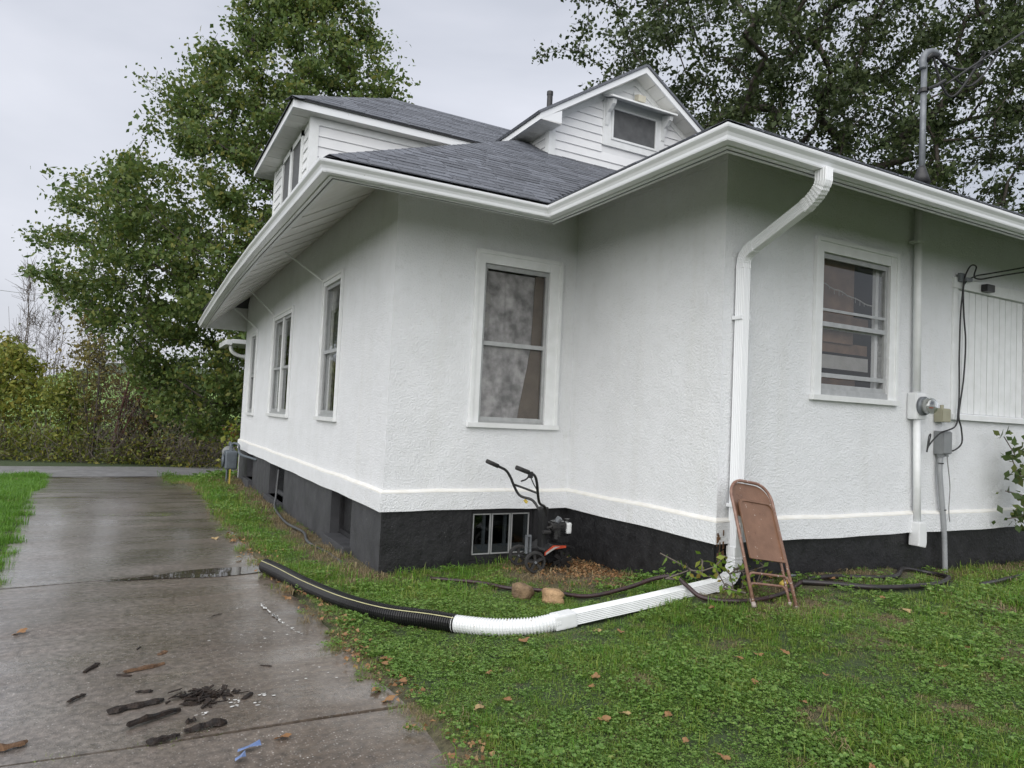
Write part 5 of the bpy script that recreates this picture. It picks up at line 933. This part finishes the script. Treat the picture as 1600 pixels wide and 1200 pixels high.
def grow(name, label, base, clumps, trunk_top, r0, nleaf, lsize, mt, bark, rs, spread=.5, cat='tree', group=None, twigs=0, multi=None, twlen=1.):
    """clumps: (n,3) clump centres; limbs are grown to reach them, leaves hang around the ends"""
    root = empty(name, tuple(base)); tag(root, label, cat, group)
    base = np.array(base, float); nodes = [base+np.array([0, 0, -.3])]; par = [-1]
    tops = multi or [trunk_top]; starts = []
    for tt in tops:
        tt = np.array(tt, float); k = 7; last = 0
        for i in range(1, k+1):
            f = i/k; P = base*(1-f)+tt*f+rs.normal(0, .03, 3)*np.linalg.norm(tt-base)*.5*f*(1-f); nodes.append(P); par.append(last); last = len(nodes)-1
    d = np.linalg.norm(clumps-np.array(tops[0]), axis=1); tips = []
    for ci in np.argsort(d):
        c = clumps[ci]; N = np.array(nodes); dv = c-N; dist = np.linalg.norm(dv, axis=1); cost = dist+.9*np.clip(N[:, 2]-c[2]+.25*dist, 0, None)
        j = int(np.argmin(cost)); L = dist[j]; k = max(1, int(L/.45)); last = j; A = N[j]; bend = rs.normal(0, .09, 3)*L
        for i in range(1, k+1):
            f = i/k; P = A+(c-A)*f+bend*4*f*(1-f)*.5+np.array([0, 0, .10*L*f*(1-f)]); nodes.append(P); par.append(last); last = len(nodes)-1
        tips.append(last)
    N = np.array(nodes); cnt = np.zeros(len(N)); 
    for t in tips: cnt[t] += 1
    for i in range(len(N)-1, 0, -1): cnt[par[i]] += cnt[i]
    rad = r0*np.sqrt(np.maximum(cnt, .35)/max(cnt[0], 1)); rad = np.maximum(rad, .006)
    V = []; F = []; 
    for i in range(1, len(N)):
        j = par[i]; a, b = N[j], N[i]; t = b-a; L = np.linalg.norm(t)
        if L < 1e-4: continue
        t /= L; o = np.cross(t, [.3, .2, .93]); o /= np.linalg.norm(o); w = np.cross(t, o); k = 7 if rad[i] > .05 else 4; ra = min(rad[j], rad[i]*1.35); rb = rad[i]; b0 = len(V)
        for P, r in ((a, ra), (b+t*rb*.3, rb)):
            for q_ in range(k): an = 2*math.pi*q_/k; V.append(P+o*r*math.cos(an)+w*r*math.sin(an))
        for q_ in range(k): F.append((b0+q_, b0+(q_+1) % k, b0+k+(q_+1) % k, b0+k+q_))
    if twigs:
        for t in tips:
            for _ in range(twigs):
                a = N[t]+rs.normal(0, .08, 3); dirn = rs.normal(0, .5, 3)+np.array([0, 0, .75]); dirn /= np.linalg.norm(dirn); L = rs.uniform(.3, .9)*twlen; b = a+dirn*L; o = np.cross(dirn, [.3, .9, .2]); o /= np.linalg.norm(o); w = np.cross(dirn, o); r = .009; b0 = len(V)
                for P, rr_ in ((a, r), (b, r*.5)):
                    for q_ in range(3): an = 2.094*q_; V.append(P+o*rr_*math.cos(an)+w*rr_*math.sin(an))
                for q_ in range(3): F.append((b0+q_, b0+(q_+1) % 3, b0+3+(q_+1) % 3, b0+3+q_))
    np_obj('trunk', np.array(V), np.array(F), bark, root, base)
    if nleaf:
        cs = []
        for t in tips:
            a, b = N[par[t]], N[t]; n = int(nleaf*rs.uniform(.5, 1.4)); u = rs.uniform(-.3, 1.35, n)[:, None]; sp_ = spread*rs.uniform(.7, 1.25)
            off = rs.normal(0, 1, (n, 3))*np.array([sp_, sp_, sp_*.55]); cs.append(a+(b-a)*u*.8+(b-a)*.2+off*.6)
        cent = np.concatenate(cs); V, F = leaves_mesh(cent, lsize, rs); np_obj('crown', V, F, mt, root, base)
    return root
def env_points(rows, D, n, rs, dscale=.8, jitter=.0, dcen=0., shell=.45):
    """clump centres filling a crown whose height/width profile is rows of (z, left, right) about the sight-perpendicular axis"""
    zs = np.array([r[0] for r in rows]); o = np.argsort(zs); zs = zs[o]; ls = np.array([r[1] for r in rows])[o]; rg = np.array([r[2] for r in rows])[o]; out = []
    wmax = (rg-ls).max()
    while len(out) < n:
        z = rs.uniform(zs[0], zs[-1]); l, r = np.interp(z, zs, ls), np.interp(z, zs, rg)
        if rs.uniform() > (r-l)/wmax: continue
        t = rs.uniform(0, 2*math.pi); q_ = rs.uniform()**shell; q_ *= 1+(rs.uniform() < .14)*rs.uniform(.04, .2); a = (l+r)/2+(r-l)/2*q_*math.cos(t); b = dcen+(r-l)/2*dscale*q_*math.sin(t)
        out.append(np.array(CAM)*np.array([1, 1, 0])+np.array(RT)*a+np.array(FW)*(D+b)+np.array([0, 0, z]))
    return np.array(out)
def px_rows(rows, D): return [(1.6+(655+.0463*((a+b)/2-800)-y)/1108.9*D, (a-800)/1108.9*D, (b-800)/1108.9*D) for y, a, b in rows]
def place(px, D): return np.array(CAM)*np.array([1, 1, 0])+np.array(RT)*((px-800)/1108.9*D)+np.array(FW)*D
# maple beyond the far end of the house
rs = np.random.default_rng(21)
rows = px_rows([(-190, 400, 470), (-100, 370, 510), (0, 345, 545), (60, 330, 575), (100, 262, 590), (150, 222, 640), (200, 215, 655), (260, 215, 660), (310, 140, 650), (350, 75, 650), (400, 62, 640), (450, 48, 630), (490, 75, 610), (540, 150, 590), (600, 215, 570), (650, 262, 540), (690, 290, 520)], 20)
B0 = place(415, 20); B0[2] = gz(B0[0], B0[1])
cl = env_points(rows, 20, 1150, rs, .7)
grow('maple_tree', 'large green maple standing beyond the far end of the house at left', B0, cl, B0+np.array([.2, .2, 4.6]), .19, 118, .122, 'maple', 'bark', rs, .37, twigs=2, twlen=.4)
# big tree behind the house on the right
rs = np.random.default_rng(33)
rows = px_rows([(-420, 1150, 1560), (-300, 1020, 1700), (-150, 920, 1800), (-40, 885, 1840), (30, 875, 1850), (100, 868, 1850), (150, 868, 1850), (200, 880, 1840), (250, 960, 1820), (310, 1230, 1800), (370, 1400, 1760)], 19)
B1 = place(1330, 19); B1[2] = gz(B1[0], B1[1])
cl = env_points(rows, 19, 1150, rs, .45)
grow('spreading_tree', 'tall dark spreading tree with forked limbs behind the right roof', B1, cl, B1+np.array([.0, .0, 5.2]), .25, 118, .12, 'oak', 'bark', rs, .38, twigs=2, twlen=.4, multi=[B1+np.array([-.9, .5, 8.0]), B1+np.array([.9, -.5, 7.5]), B1+np.array([2.4, -1.2, 6.6])])
# brush across the road
def bush(name, label, px, D, w, h, n, nleaf, ls, mt, bark, seed, z0=.4, twigs=0, lean=0, r0=.035, cat='shrub', group='brush across the road'):
    rs = np.random.default_rng(seed); B = place(px, D); B[2] = gz(B[0], B[1]); c = []
    while len(c) < n:
        z = rs.uniform(z0, h); f = math.sin(math.pi*min(.97, (.18+.8*(z/h)**.8))); t = rs.uniform(0, 6.28); q_ = rs.uniform()**.5*w*f; c.append(B+np.array(RT)*(q_*math.cos(t)+lean*z/h)+np.array(FW)*q_*math.sin(t)*.8+np.array([0, 0, z]))
    tops = [B+np.array(RT)*(lean*.8+rs.normal(0, .3*w))+np.array(FW)*rs.normal(0, .25*w)+np.array([0, 0, h*rs.uniform(.7, .9)]) for _ in range(5)]
    return grow(name, label, B, np.array(c), tops[0], r0, nleaf, ls, mt, bark, rs, .42, cat, group, twigs, tops)
bush('yellow_shrub', 'bright yellow-green leafy shrub at the left photo edge', 20, 27.8, 2.1, 4.4, 120, 44, .16, 'yel', 'bark', 41, .2)
bush('yellow_shrub', 'lower yellowing bush right of the bright yellow shrub', 105, 27.3, 1.5, 3.3, 90, 40, .14, 'yel', 'bark', 42, .1)
bush('olive_sapling', 'tall olive sapling with thin leaves behind the driveway end', 140, 28.3, 1.7, 6.0, 110, 30, .13, 'olive', 'twig', 43, .6, 2, r0=0.054)
bush('dark_sapling', 'dark-trunked sapling standing upright at the driveway axis', 152, 26.8, 1.0, 4.6, 50, 22, .12, 'olive', 'bark', 44, 1.6, 3, r0=0.060)
bush('leaning_sapling', 'nearly bare red-brown sapling leaning right beside the road', 178, 26.8, 1.3, 4.9, 60, 4, .11, 'olive', 'redbark', 45, 1.4, 6, lean=1.2, r0=0.078)
bush('bare_thicket_shrub', 'bare brown twiggy shrub at the road right of the leaning sapling', 205, 27.0, 1.3, 2.4, 90, 4, .10, 'olive', 'twig', 46, .1, 5, r0=0.030)
bush('olive_shrub', 'olive-green shrub below the maple crown, left of the dark shrubs', 245, 27.8, 1.6, 3.3, 100, 36, .13, 'olive', 'twig', 47, .1, 3)
bush('dark_shrub', 'dark green shrub under the maple by the road', 285, 28.3, 1.6, 4.2, 110, 42, .14, 'darkleaf', 'bark', 48, .1)
bush('brown_thicket_shrub', 'brown twiggy shrub left of the house corner, under dark foliage', 318, 26.6, 1.3, 2.3, 90, 8, .10, 'olive', 'twig', 49, .1, 4)
bush('dark_shrub', 'tall dark green shrub nearest the far house corner', 350, 28.3, 1.7, 4.8, 120, 42, .14, 'darkleaf', 'redbark', 50, .2, 0, r0=0.060)
bush('bare_sapling', 'pale leafless sapling rising above the yellow shrub against the sky', 35, 29.8, .9, 7.8, 60, 0, .1, 'olive', 'twig', 51, 3.0, 7, r0=0.042)
bush('bare_sapling', 'thin leafless sapling right of the taller bare one', 78, 29.8, .8, 6.6, 45, 0, .1, 'olive', 'twig', 52, 2.6, 6, r0=0.036)
bush('orange_shrub', 'small orange-leaved bush at the far left behind the yellow shrub', 8, 30.3, 1.0, 5.0, 50, 36, .15, 'yel', 'twig', 53, 2.6)
# undergrowth at the far verge: one mass
rs = np.random.default_rng(60); n = 26000; px_ = rs.uniform(-60, 430, n); DD = 25.9+rs.uniform(0, 3.6, n)
P0 = np.array([place(a, d) for a, d in zip(px_, DD)]); hh = .25+rs.uniform(0, 1, n)**1.7*(.9+.9*np.abs(np.sin(px_*.031))*np.clip((DD-25.9)/2, .25, 1)); P0[:, 2] = ground(P0[:, 0], P0[:, 1])+hh-.2
V, F = leaves_mesh(P0[:9000], .12, rs, -.3, .5); ug = np_obj('roadside_undergrowth', V, F, 'yel', None, (0, 0, 0)); tag(kind(ug, 'stuff'), 'low yellow-green leafy undergrowth along the far side of the road', 'undergrowth')
V, F = leaves_mesh(P0[22500:]+np.array([0, 0, -.1]), .75, rs, -1.1, .022, 0); ub = np_obj('roadside_twigs', V, F, 'twig', None, (0, 0, 0)); tag(kind(ub, 'stuff'), 'tangle of bare brown twigs along the far side of the road', 'twigs')
# yellow-green plant at the far house corner
rs = np.random.default_rng(61); c = np.array([(-2.05, 12.75, .1)])+rs.normal(0, 1, (40, 3))*np.array([.18, .15, .42])+np.array([0, 0, .55]); Bp = np.array([-2.05, 12.75, gz(-2.05, 12.75)])
grow('corner_plant', 'leggy yellow-green plant at the far house corner by the gas meter', Bp, c, Bp+np.array([0, 0, .4]), .02, 9, .11, 'vine', 'twig', rs, .12, 'plant')
# leafy shrub entering from the right edge
rs = np.random.default_rng(62); c = np.array([(4.15, -.36, .0)])+rs.normal(0, 1, (60, 3))*np.array([.22, .12, .34])+np.array([0, 0, 1.08]); c[:, 0] = np.maximum(c[:, 0], 3.66+.30*rs.uniform(size=60)); Bp = np.array([4.3, -.36, gz(4.3, -.36)])
grow('leafy_shrub', 'dark glossy-leaved shrub reaching in at the right photo edge', Bp, c, Bp+np.array([0, 0, .5]), .02, 9, .085, 'darkleaf', 'twig', rs, .10, 'shrub')
# vine sprigs at the downspout foot
rs = np.random.default_rng(63); c = np.array([(-.12, -.16, 0.)])+rs.normal(0, 1, (34, 3))*np.array([.30, .13, .09])+np.array([0, 0, .43]); Bp = np.array([.0, -.2, gz(0, -.2)])
grow('vine', 'trailing vine with lime and yellow leaves round the downspout foot', Bp, c, Bp+np.array([0, 0, .08]), .008, 4, .062, 'vine', 'twig', rs, .06, 'vine')
# overhead line at the left
m = MB(); a_, b_ = place(-60, 60), place(200, 75); m.tube([tuple(a_+np.array([0, 0, 1.6+9.0-.0])), tuple(b_+np.array([0, 0, 1.6+9.8]))], .02, 5); tag(m.build('overhead_line', 'gcable'), 'thin overhead utility line crossing the sky at left', 'cable')

# ------------------------------------------------------------------ grass, clover, leaf litter
def clump_mesh(name, kind_, rs, mt):
    V = []; F = []
    def blade(x, y, L, w, an, bend):
        d = np.array([math.cos(an), math.sin(an), 0]); s = np.array([-math.sin(an), math.cos(an), 0])*w/2; p = np.array([x, y, 0]); b = len(V)
        p1 = p+d*L*.18*bend+np.array([0, 0, L*.55]); p2 = p+d*L*.75*bend+np.array([0, 0, L*(1-.45*bend)]); V.extend([p-s, p+s, p1+s*.85, p1-s*.85, p2]); F.append((b, b+1, b+2, b+3)); F.append((b+3, b+2, b+4))
    def disc(c, r, nrm, n=6, notch=.0, el=1.0):
        nrm = nrm/np.linalg.norm(nrm); a = np.cross(nrm, [.3, .5, .8]); a /= np.linalg.norm(a); bb = np.cross(nrm, a); b = len(V); V.append(c-a*r*.9)
        for i in range(n): t = -2.3+4.6*i/(n-1); V.append(c+a*r*el*math.cos(t)+bb*r*math.sin(t)+nrm*r*.12*abs(math.sin(t)))
        F.append(tuple(range(b, b+n+1)))
    R = .085
    if kind_ == 'grass':
        for i in range(26): r = R*math.sqrt(rs.uniform()); t = rs.uniform(0, 6.28); blade(r*math.cos(t), r*math.sin(t), rs.uniform(.03, .095), rs.uniform(.0022, .0048), rs.uniform(0, 6.28), rs.uniform(.3, 1.5))
    if kind_ == 'straw':
        for i in range(22): r = R*math.sqrt(rs.uniform()); t = rs.uniform(0, 6.28); blade(r*math.cos(t), r*math.sin(t), rs.uniform(.03, .07), rs.uniform(.002, .004), rs.uniform(0, 6.28), rs.uniform(1.2, 1.9))
    if kind_ == 'clover':
        for i in range(26):
            r = R*1.05*math.sqrt(rs.uniform()); t = rs.uniform(0, 6.28); c = np.array([r*math.cos(t), r*math.sin(t), rs.uniform(.018, .05)]); a0 = rs.uniform(0, 6.28); lr = rs.uniform(.0042, .0078); tilt = rs.normal(0, .55, 2)
            for k in range(3): an = a0+k*2.094; disc(c+np.array([math.cos(an), math.sin(an), 0])*lr*.95, lr, np.array([tilt[0]+.35*math.cos(an)*-1, tilt[1]-.35*math.sin(an), 1]), 6)
        for i in range(12): r = R*math.sqrt(rs.uniform()); t = rs.uniform(0, 6.28); blade(r*math.cos(t), r*math.sin(t), rs.uniform(.03, .07), .003, rs.uniform(0, 6.28), rs.uniform(.4, 1.1))
    if kind_ == 'weed':
        for i in range(8):
            an = rs.uniform(0, 6.28); L = rs.uniform(.03, .06); d = np.array([math.cos(an), math.sin(an), 0]); s = np.array([-math.sin(an), math.cos(an), 0]); b = len(V); z = rs.uniform(.012, .03); w = L*rs.uniform(.28, .4)
            V.extend([d*.006, d*L*.45+s*w*.6+[0, 0, z], d*L*.8+s*w*.45+[0, 0, z*1.1], d*L+[0, 0, z*.6], d*L*.8-s*w*.45+[0, 0, z*1.1], d*L*.45-s*w*.6+[0, 0, z], d*L*.5+[0, 0, z*.7]]); F.extend([(b, b+1, b+6), (b+1, b+2, b+6), (b+2, b+3, b+6), (b+3, b+4, b+6), (b+4, b+5, b+6), (b+5, b, b+6)])
    if kind_ == 'leaf':
        for i in range(5):
            x, y = rs.normal(0, .05, 2); an = rs.uniform(0, 6.28); L = rs.uniform(.02, .045); d = np.array([math.cos(an), math.sin(an), rs.uniform(-.4, .5)]); s = np.array([-math.sin(an), math.cos(an), rs.uniform(-.4, .4)])*L*.35; p = np.array([x, y, .012+rs.uniform(0, .015)]); b = len(V)
            V.extend([p, p+d*L*.4+s, p+d*L, p+d*L*.4-s+np.array([0, 0, .012])]); F.append((b, b+1, b+2)); F.append((b, b+2, b+3))
    me = bpy.data.meshes.new(name); me.from_pydata([tuple(v) for v in V], [], F); me.materials.append(MT[mt]); return bpy.data.objects.new(name, me)     # source only, never linked
def scatter(name, P, rot, scl, src, idx_, label, cat):
    me = bpy.data.meshes.new(name); me.from_pydata(P.tolist(), [], [])
    for nm, dt, tp in (('rotz', rot, 'FLOAT'), ('scl', scl, 'FLOAT'), ('kindidx', idx_, 'INT')): me.attributes.new(nm, tp, 'POINT').data.foreach_set('value', dt.astype(np.int32 if tp == 'INT' else np.float32))
    o = bpy.data.objects.new(name, me); COL.objects.link(o); kind(o, 'stuff'); tag(o, label, cat)
    ng = bpy.data.node_groups.new(name, 'GeometryNodeTree'); ng.interface.new_socket('Geometry', in_out='INPUT', socket_type='NodeSocketGeometry'); ng.interface.new_socket('Geometry', in_out='OUTPUT', socket_type='NodeSocketGeometry')
    n, l = ng.nodes, ng.links; gi = n.new('NodeGroupInput'); go = n.new('NodeGroupOutput'); jn = n.new('GeometryNodeJoinGeometry'); l.new(jn.outputs[0], go.inputs[0])
    def na(nm, tp): a = n.new('GeometryNodeInputNamedAttribute'); a.data_type = tp; a.inputs[0].default_value = nm; return a.outputs[0]
    cx = n.new('ShaderNodeCombineXYZ'); l.new(na('rotz', 'FLOAT'), cx.inputs[2]); er_ = n.new('FunctionNodeEulerToRotation'); l.new(cx.outputs[0], er_.inputs[0]); sc = na('scl', 'FLOAT'); ki = na('kindidx', 'INT')
    for i, s in enumerate(src):
        oi = n.new('GeometryNodeObjectInfo'); oi.inputs['Object'].default_value = s; oi.inputs['As Instance'].default_value = True
        cm = n.new('FunctionNodeCompare'); cm.data_type = 'INT'; cm.operation = 'EQUAL'; l.new(ki, cm.inputs[2]); cm.inputs[3].default_value = i
        ip = n.new('GeometryNodeInstanceOnPoints'); l.new(gi.outputs[0], ip.inputs['Points']); l.new(cm.outputs[0], ip.inputs['Selection']); l.new(oi.outputs['Geometry'], ip.inputs['Instance']); l.new(er_.outputs[0], ip.inputs['Rotation']); l.new(sc, ip.inputs['Scale']); l.new(ip.outputs[0], jn.inputs[0])
    md = o.modifiers.new('scatter', 'NODES'); md.node_group = ng; return o
rs = np.random.default_rng(70)
SRC = [clump_mesh('grass_a', 'grass', rs, 'grass'), clump_mesh('grass_b', 'grass', rs, 'grass'), clump_mesh('clover_a', 'clover', rs, 'clover'), clump_mesh('clover_b', 'clover', rs, 'clover'), clump_mesh('weed_a', 'weed', rs, 'weed'), clump_mesh('straw_a', 'straw', rs, 'straw'), clump_mesh('straw_b', 'straw', rs, 'straw'), clump_mesh('lawn_a', 'grass', rs, 'lawn'), clump_mesh('litter_a', 'leaf', rs, 'brownleaf'), clump_mesh('litter_b', 'leaf', rs, 'brownleaf')]
def inframe(x, y, z, mrg=.06):
    d = np.stack([x-CAM.x, y-CAM.y, z-CAM.z], -1); f = d@np.array(_f); a = d@np.array(r2)/f; b = d@np.array(u2)/f; return (f > .3) & (np.abs(a) < .7215+mrg) & (b > -.541-mrg) & (b < .6)
def lawn_pts(x0, x1, y0, y1, dens, smul, fn):
    n = int((x1-x0)*(y1-y0)*dens); x = rs.uniform(x0, x1, n); y = rs.uniform(y0, y1, n); z = ground(x, y); l, r = drive_edges(y)
    k = inframe(x, y, z) & fn(x, y, l, r); inside = ((x > -LB-.02) & (y > LC-.02)) | ((x > -.02) & (y > -.02)); k &= ~inside; return x[k], y[k], z[k], smul*np.exp(rs.normal(0, .3, k.sum()))*(.85+.3*np.clip(np.sin(x[k]*2.7+1.3*np.sin(y[k]*1.9))*np.sin(y[k]*3.1+x[k]), -.6, 1))
def dist(x, y): return np.hypot(x-CAM.x, y-CAM.y)
edge_n = lambda x, y: .06*np.sin(y*9)+.05*np.sin(y*23+1)+.04*np.sin(y*41)
parts = [lawn_pts(-3.2, 7, -4, 4.5, 1000, .62, lambda x, y, l, r: (x > r-.03+edge_n(x, y)) & (dist(x, y) < 6.2)), lawn_pts(-3.2, 8, -4, 13, 330, 1.0, lambda x, y, l, r: (x > r-.03+edge_n(x, y)) & (dist(x, y) >= 6.2) & (dist(x, y) < 11)),
 lawn_pts(-4, 3, 4, 21, 150, 1.5, lambda x, y, l, r: (x > r+.02) & (dist(x, y) >= 11)), lawn_pts(-9, -5, 2, 12, 300, 1.05, lambda x, y, l, r: (x < l+.02+edge_n(x, y)) & (dist(x, y) < 13)), lawn_pts(-14, -5, 8, 21.5, 130, 1.6, lambda x, y, l, r: (x < l) & (dist(x, y) >= 13))]
x, y, z, s = [np.concatenate([p[i] for p in parts]) for i in range(4)]
dr = dryness(x, y)+rs.normal(0, .12, len(x)); left = x < -5
pat = np.sin(x*1.9+.7*np.sin(y*1.3))+np.sin(y*2.3+.9*np.sin(x*1.7))+rs.normal(0, .7, len(x)); near = (y < 1.2-.35*(x+1)) & ~left
ki = np.where(pat > .1, rs.choice([2, 3, 2, 3, 4, 0], len(x)), rs.choice([0, 1, 0, 7, 3, 4], len(x)))
ki = np.where(near, ki, rs.choice([0, 1, 0, 7, 7, 2], len(x))); ki = np.where(left, 7, ki)
u = rs.uniform(size=len(x)); ki = np.where(u < dr*1.25, rs.choice([5, 6], len(x)), ki)
keep = rs.uniform(size=len(x)) > np.clip(dr-.30, 0, .8)
keep &= ~((np.abs(y+.065) < .085) & (x > -1.6) & (x < .1)) & ~((np.hypot(x+1.85, y-.1) < .42) & (np.abs((y+.03)-(-.62*(x+1.5))) < .09))
hosep = np.array([(1.05,-.46),(1.28,-.6),(1.55,-.65),(1.85,-.68),(2.1,-.62),(2.35,-.52),(2.55,-.38),(2.62,-.3),(2.6,-.22),(2.5,-.13),(2.4,-.14),(2.3,-.16),(2.08,-.24),(1.82,-.35),(1.57,-.36),(1.32,-.25),(1.05,-.25),(1.4,-.63),(1.7,-.67),(1.97,-.66),(2.22,-.58),(2.45,-.46),(1.16,-.54),(.85,-.33),(2.2,-.18),(1.95,-.3),(1.7,-.4),(1.45,-.3),(1.2,-.21),(.9,-.3),(.72,-.26),(2.8,-.65),(3.1,-.59),(3.4,-.55),(3.8,-.53),(4.3,-.54),(-1.45,1.43),(-1.3,1.18),(-1.6,1.6),(-.8,.6),(-.7,.35),(-.36,-.27),(-.2,-.4),(.1,-.44)])
keep &= (np.hypot(x[:, None]-hosep[None, :, 0], y[:, None]-hosep[None, :, 1]).min(1) > .11)
# litter drift by the tiller and along the drive edge
nl = 330; lx = -.25+rs.normal(0, .24, nl); ly = 1.55+rs.normal(0, .38, nl); kl = (lx < -.06) & (ly < LC-.05) & (lx > -.9)
ne = 90; ey = rs.uniform(-1.4, 5, ne); _, er2 = drive_edges(ey); ex = er2+rs.normal(.05, .07, ne)
lx = np.concatenate([lx[kl], ex]); ly = np.concatenate([ly[kl], ey]); lz = ground(lx, ly)
grs = np.stack([x, y, z-.004], -1)[keep]
# the weedy front joint of the slab
nj = 60; jx = rs.uniform(-4.75, -3.7, nj); jy = -.6+.02*(jx+4)+rs.normal(0, .012, nj); jk = rs.choice([5, 6, 6, 5, 0], nj)
nk = 26; kx = rs.uniform(-5.1, -3.4, nk); ky = 6.9+rs.normal(0, .03, nk)
allP = np.concatenate([grs, np.stack([jx, jy, np.full(nj, -.03)], -1), np.stack([kx, ky, np.full(nk, -.03)], -1)])
allS = np.concatenate([s[keep], rs.uniform(.35, .7, nj), rs.uniform(.5, .9, nk)]); allK = np.concatenate([ki[keep], jk, rs.choice([0, 4], nk)])
scatter('grass', allP, rs.uniform(0, 6.28, len(allP)), allS, SRC[:8], allK, 'lawn of clover, short grass and dry straw around the house', 'grass')
scatter('leaf_litter', np.stack([lx, ly, lz], -1), rs.uniform(0, 6.28, len(lx)), rs.uniform(.7, 1.2, len(lx)), SRC[8:], rs.choice([0, 1], len(lx)), 'drift of brown leaf litter in the corner bed and along the drive edge', 'leaf litter')
# single fallen leaves
def oak_leaf(seed):
    rs = np.random.default_rng(seed); n = 26; m = MB(); c = []
    for i in range(n):
        t = 2*math.pi*i/n; r = .5*(.62+.38*abs(math.cos(2.5*t)))*(1 if abs(math.sin(t)) < .9 else .9); c.append((r*math.cos(t), r*.72*math.sin(t), .09*math.sin(2*t+rs.uniform(0, 1))+.06*abs(math.sin(t))))
    m.add([(0, 0, .0)]+c, [(0, i+1, (i+1) % n+1) for i in range(n)]); m.add([(-.45, -.012, 0), (-.75, -.012, .03), (-.75, .012, .03), (-.45, .012, 0)], [(0, 1, 2, 3)])
    me = bpy.data.meshes.new('fallen_leaf'); me.from_pydata(m.v, [], m.f); return me
LM = {}
for k_, mt in ((0, 'brownleaf'), (1, 'brownleaf'), (2, 'tanleaf')): LM[k_] = oak_leaf(k_); LM[k_].materials.append(MT[mt])
def leaf(x, y, size, k_, label, group=None, lift=.03):
    o = bpy.data.objects.new('fallen_leaf', LM[k_]); COL.objects.link(o); l, r = drive_edges(y); on = l < x < r
    o.location = (x, y, (float(drive_z(y))+.012) if on else gz(x, y)+lift); o.rotation_euler = (random.uniform(-.25, .25), random.uniform(-.25, .25), random.uniform(0, 6.28)); o.scale = (size,)*3; tag(o, label, 'leaf', group)
leaf(-3.18, 3.56, .10, 2, 'single tan leaf on the driveway just beyond the puddle'); leaf(-3.30, 4.75, .11, 2, 'tan leaf on the drive edge farther back than the puddle'); leaf(-3.54, -.78, .09, 0, 'orange-brown leaf on wet concrete right of the blue scrap'); leaf(-4.84, 1.43, .10, 1, 'brown leaf near the left photo edge on the driveway')
leaf(-2.57, -.95, .10, 2, 'tan leaf at the lower lawn edge beside the driveway'); leaf(-1.93, -1.35, .075, 2, 'pale brown leaf in the clover near the bottom centre'); leaf(-1.37, -.30, .075, 2, 'tan leaf on the grass in front of the white pipe end'); leaf(-1.85, -.14, .10, 0, 'rust-brown leaf against the white corrugated pipe'); leaf(.9, -1.05, .08, 2, 'tan leaf on the lawn right of the chair')
G1, G2 = 'brown leaves scattered on the near lawn', 'brown leaves along the driveway edge'
for i in range(34):
    t = random.random(); x_, y_ = random.uniform(-2.5, 1.2), random.uniform(-2.4, .1)
    if x_ > drive_edges(y_)[1]+.12: leaf(x_, y_, random.uniform(.05, .085), random.choice((0, 1)), 'small brown oak leaf scattered on the near lawn', G1)
for i in range(26):
    y_ = random.choice((random.uniform(-.9, .9), random.uniform(1.5, 5))); leaf(drive_edges(y_)[1]+random.uniform(-.1, .16), y_, random.uniform(.06, .10), random.choice((0, 1)), 'brown oak leaf lying along the right driveway edge', G2)
